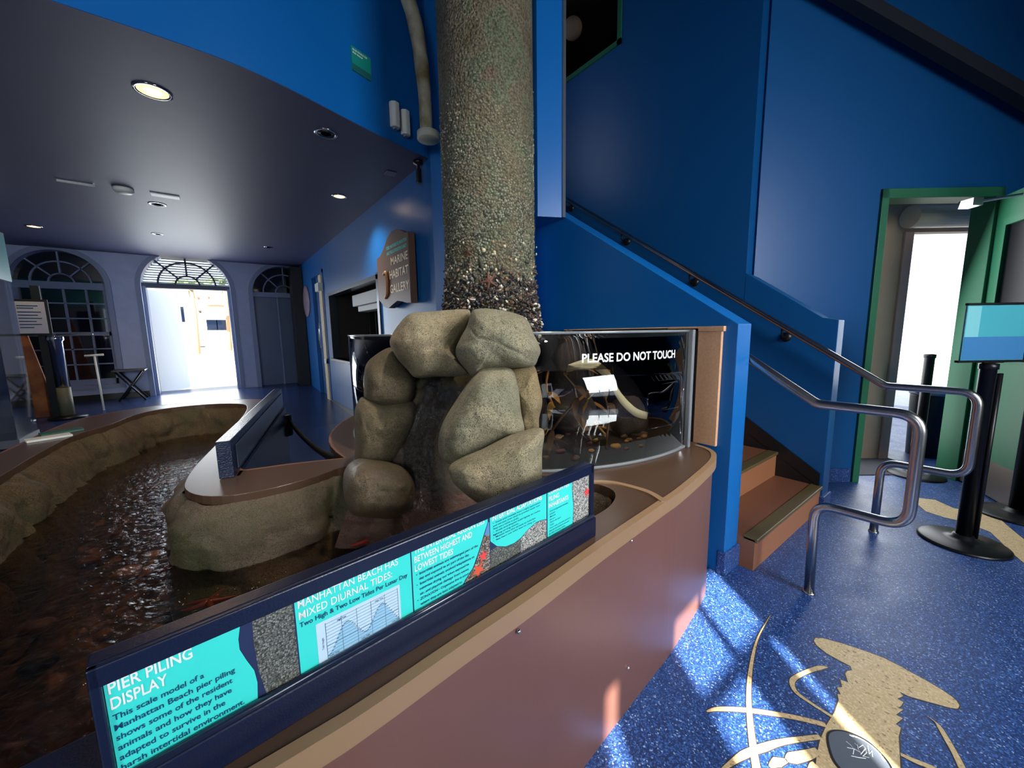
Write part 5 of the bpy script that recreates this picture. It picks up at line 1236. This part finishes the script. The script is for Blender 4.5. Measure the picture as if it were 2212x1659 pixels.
f2 = [(1975, 1083), (1985, 1076), (2020, 1080), (2060, 1098), (2120, 1108), (2160, 1080), (2185, 1090), (2150, 1112), (2175, 1135), (2230, 1180), (2240, 1240), (2190, 1198), (2140, 1150), (2085, 1128), (2040, 1118), (2000, 1105)]
pp = [on(x, y, 2, 0) for x, y in f2]
f2o = thing('floor_inlay', (3.6, .0, 0), 'second tan terrazzo shape in the floor around the stanchion bases', 'floor inlay')
inlay('body', [(p.x, p.y) for p in pp], f2o)
# oval plaque in the lobster
cpt = [fpt(x, y) for x, y in ((1050, 935), (1062, 905), (1100, 893), (1160, 900), (1230, 925), (1300, 965), (1370, 1030), (1420, 1090), (1445, 1150), (1420, 1210), (1340, 1230), (1250, 1210), (1160, 1160), (1090, 1080), (1060, 1000))]
pl_ = thing('floor_plaque', (1.55, .25, .002), 'oval grey signed plaque set in the lobster inlay', 'plaque')
sm = [(p.x, p.y) for p in smooth_path(cpt, 5, closed=True)]
cxy = (sum(p[0] for p in sm)/len(sm), sum(p[1] for p in sm)/len(sm))
V, Fc = fill_mesh([sm], .0012, .003); obj('rim', V, Fc, BLACK, pl_)
V, Fc = fill_mesh([[(cxy[0]+(x-cxy[0])*.93, cxy[1]+(y-cxy[1])*.93) for x, y in sm]], .003, .0036); obj('plate', V, Fc, mat('slate_grey_plate', srgb(84, 92, 104), .35), pl_)
mb = MB()
for sc_ in ([(1165, 965), (1190, 985), (1210, 1010), (1205, 1040)], [(1170, 1000), (1215, 1010), (1250, 1030), (1235, 1010), (1230, 985)], [(1195, 1050), (1240, 1060), (1280, 1065)], [(1250, 1040), (1275, 1010), (1285, 1030), (1262, 1052), (1300, 1060)], [(1290, 990), (1300, 1040), (1315, 1020), (1320, 1055)], [(1215, 975), (1240, 1000), (1262, 985), (1280, 1010)]):
    mb.tube([Vector((*fpt(*p), .0038)) for p in sc_], .0011, 5)
mb.build('signature', WHITE, pl_)
ring_ = [(1190, 930), (1225, 938), (1262, 955), (1300, 978), (1335, 1008), (1365, 1040), (1390, 1078)]
mb = MB()
for k, p in enumerate(smooth_path([(*fpt(*q_), .0038) for q_ in ring_], 4)):
    d_ = .004 if k % 2 else .0028; mb.box((p.x-.001, p.y-d_, .0036), (p.x+.001, p.y+d_, .0040))
mb.build('rim_lettering', WHITE, pl_)
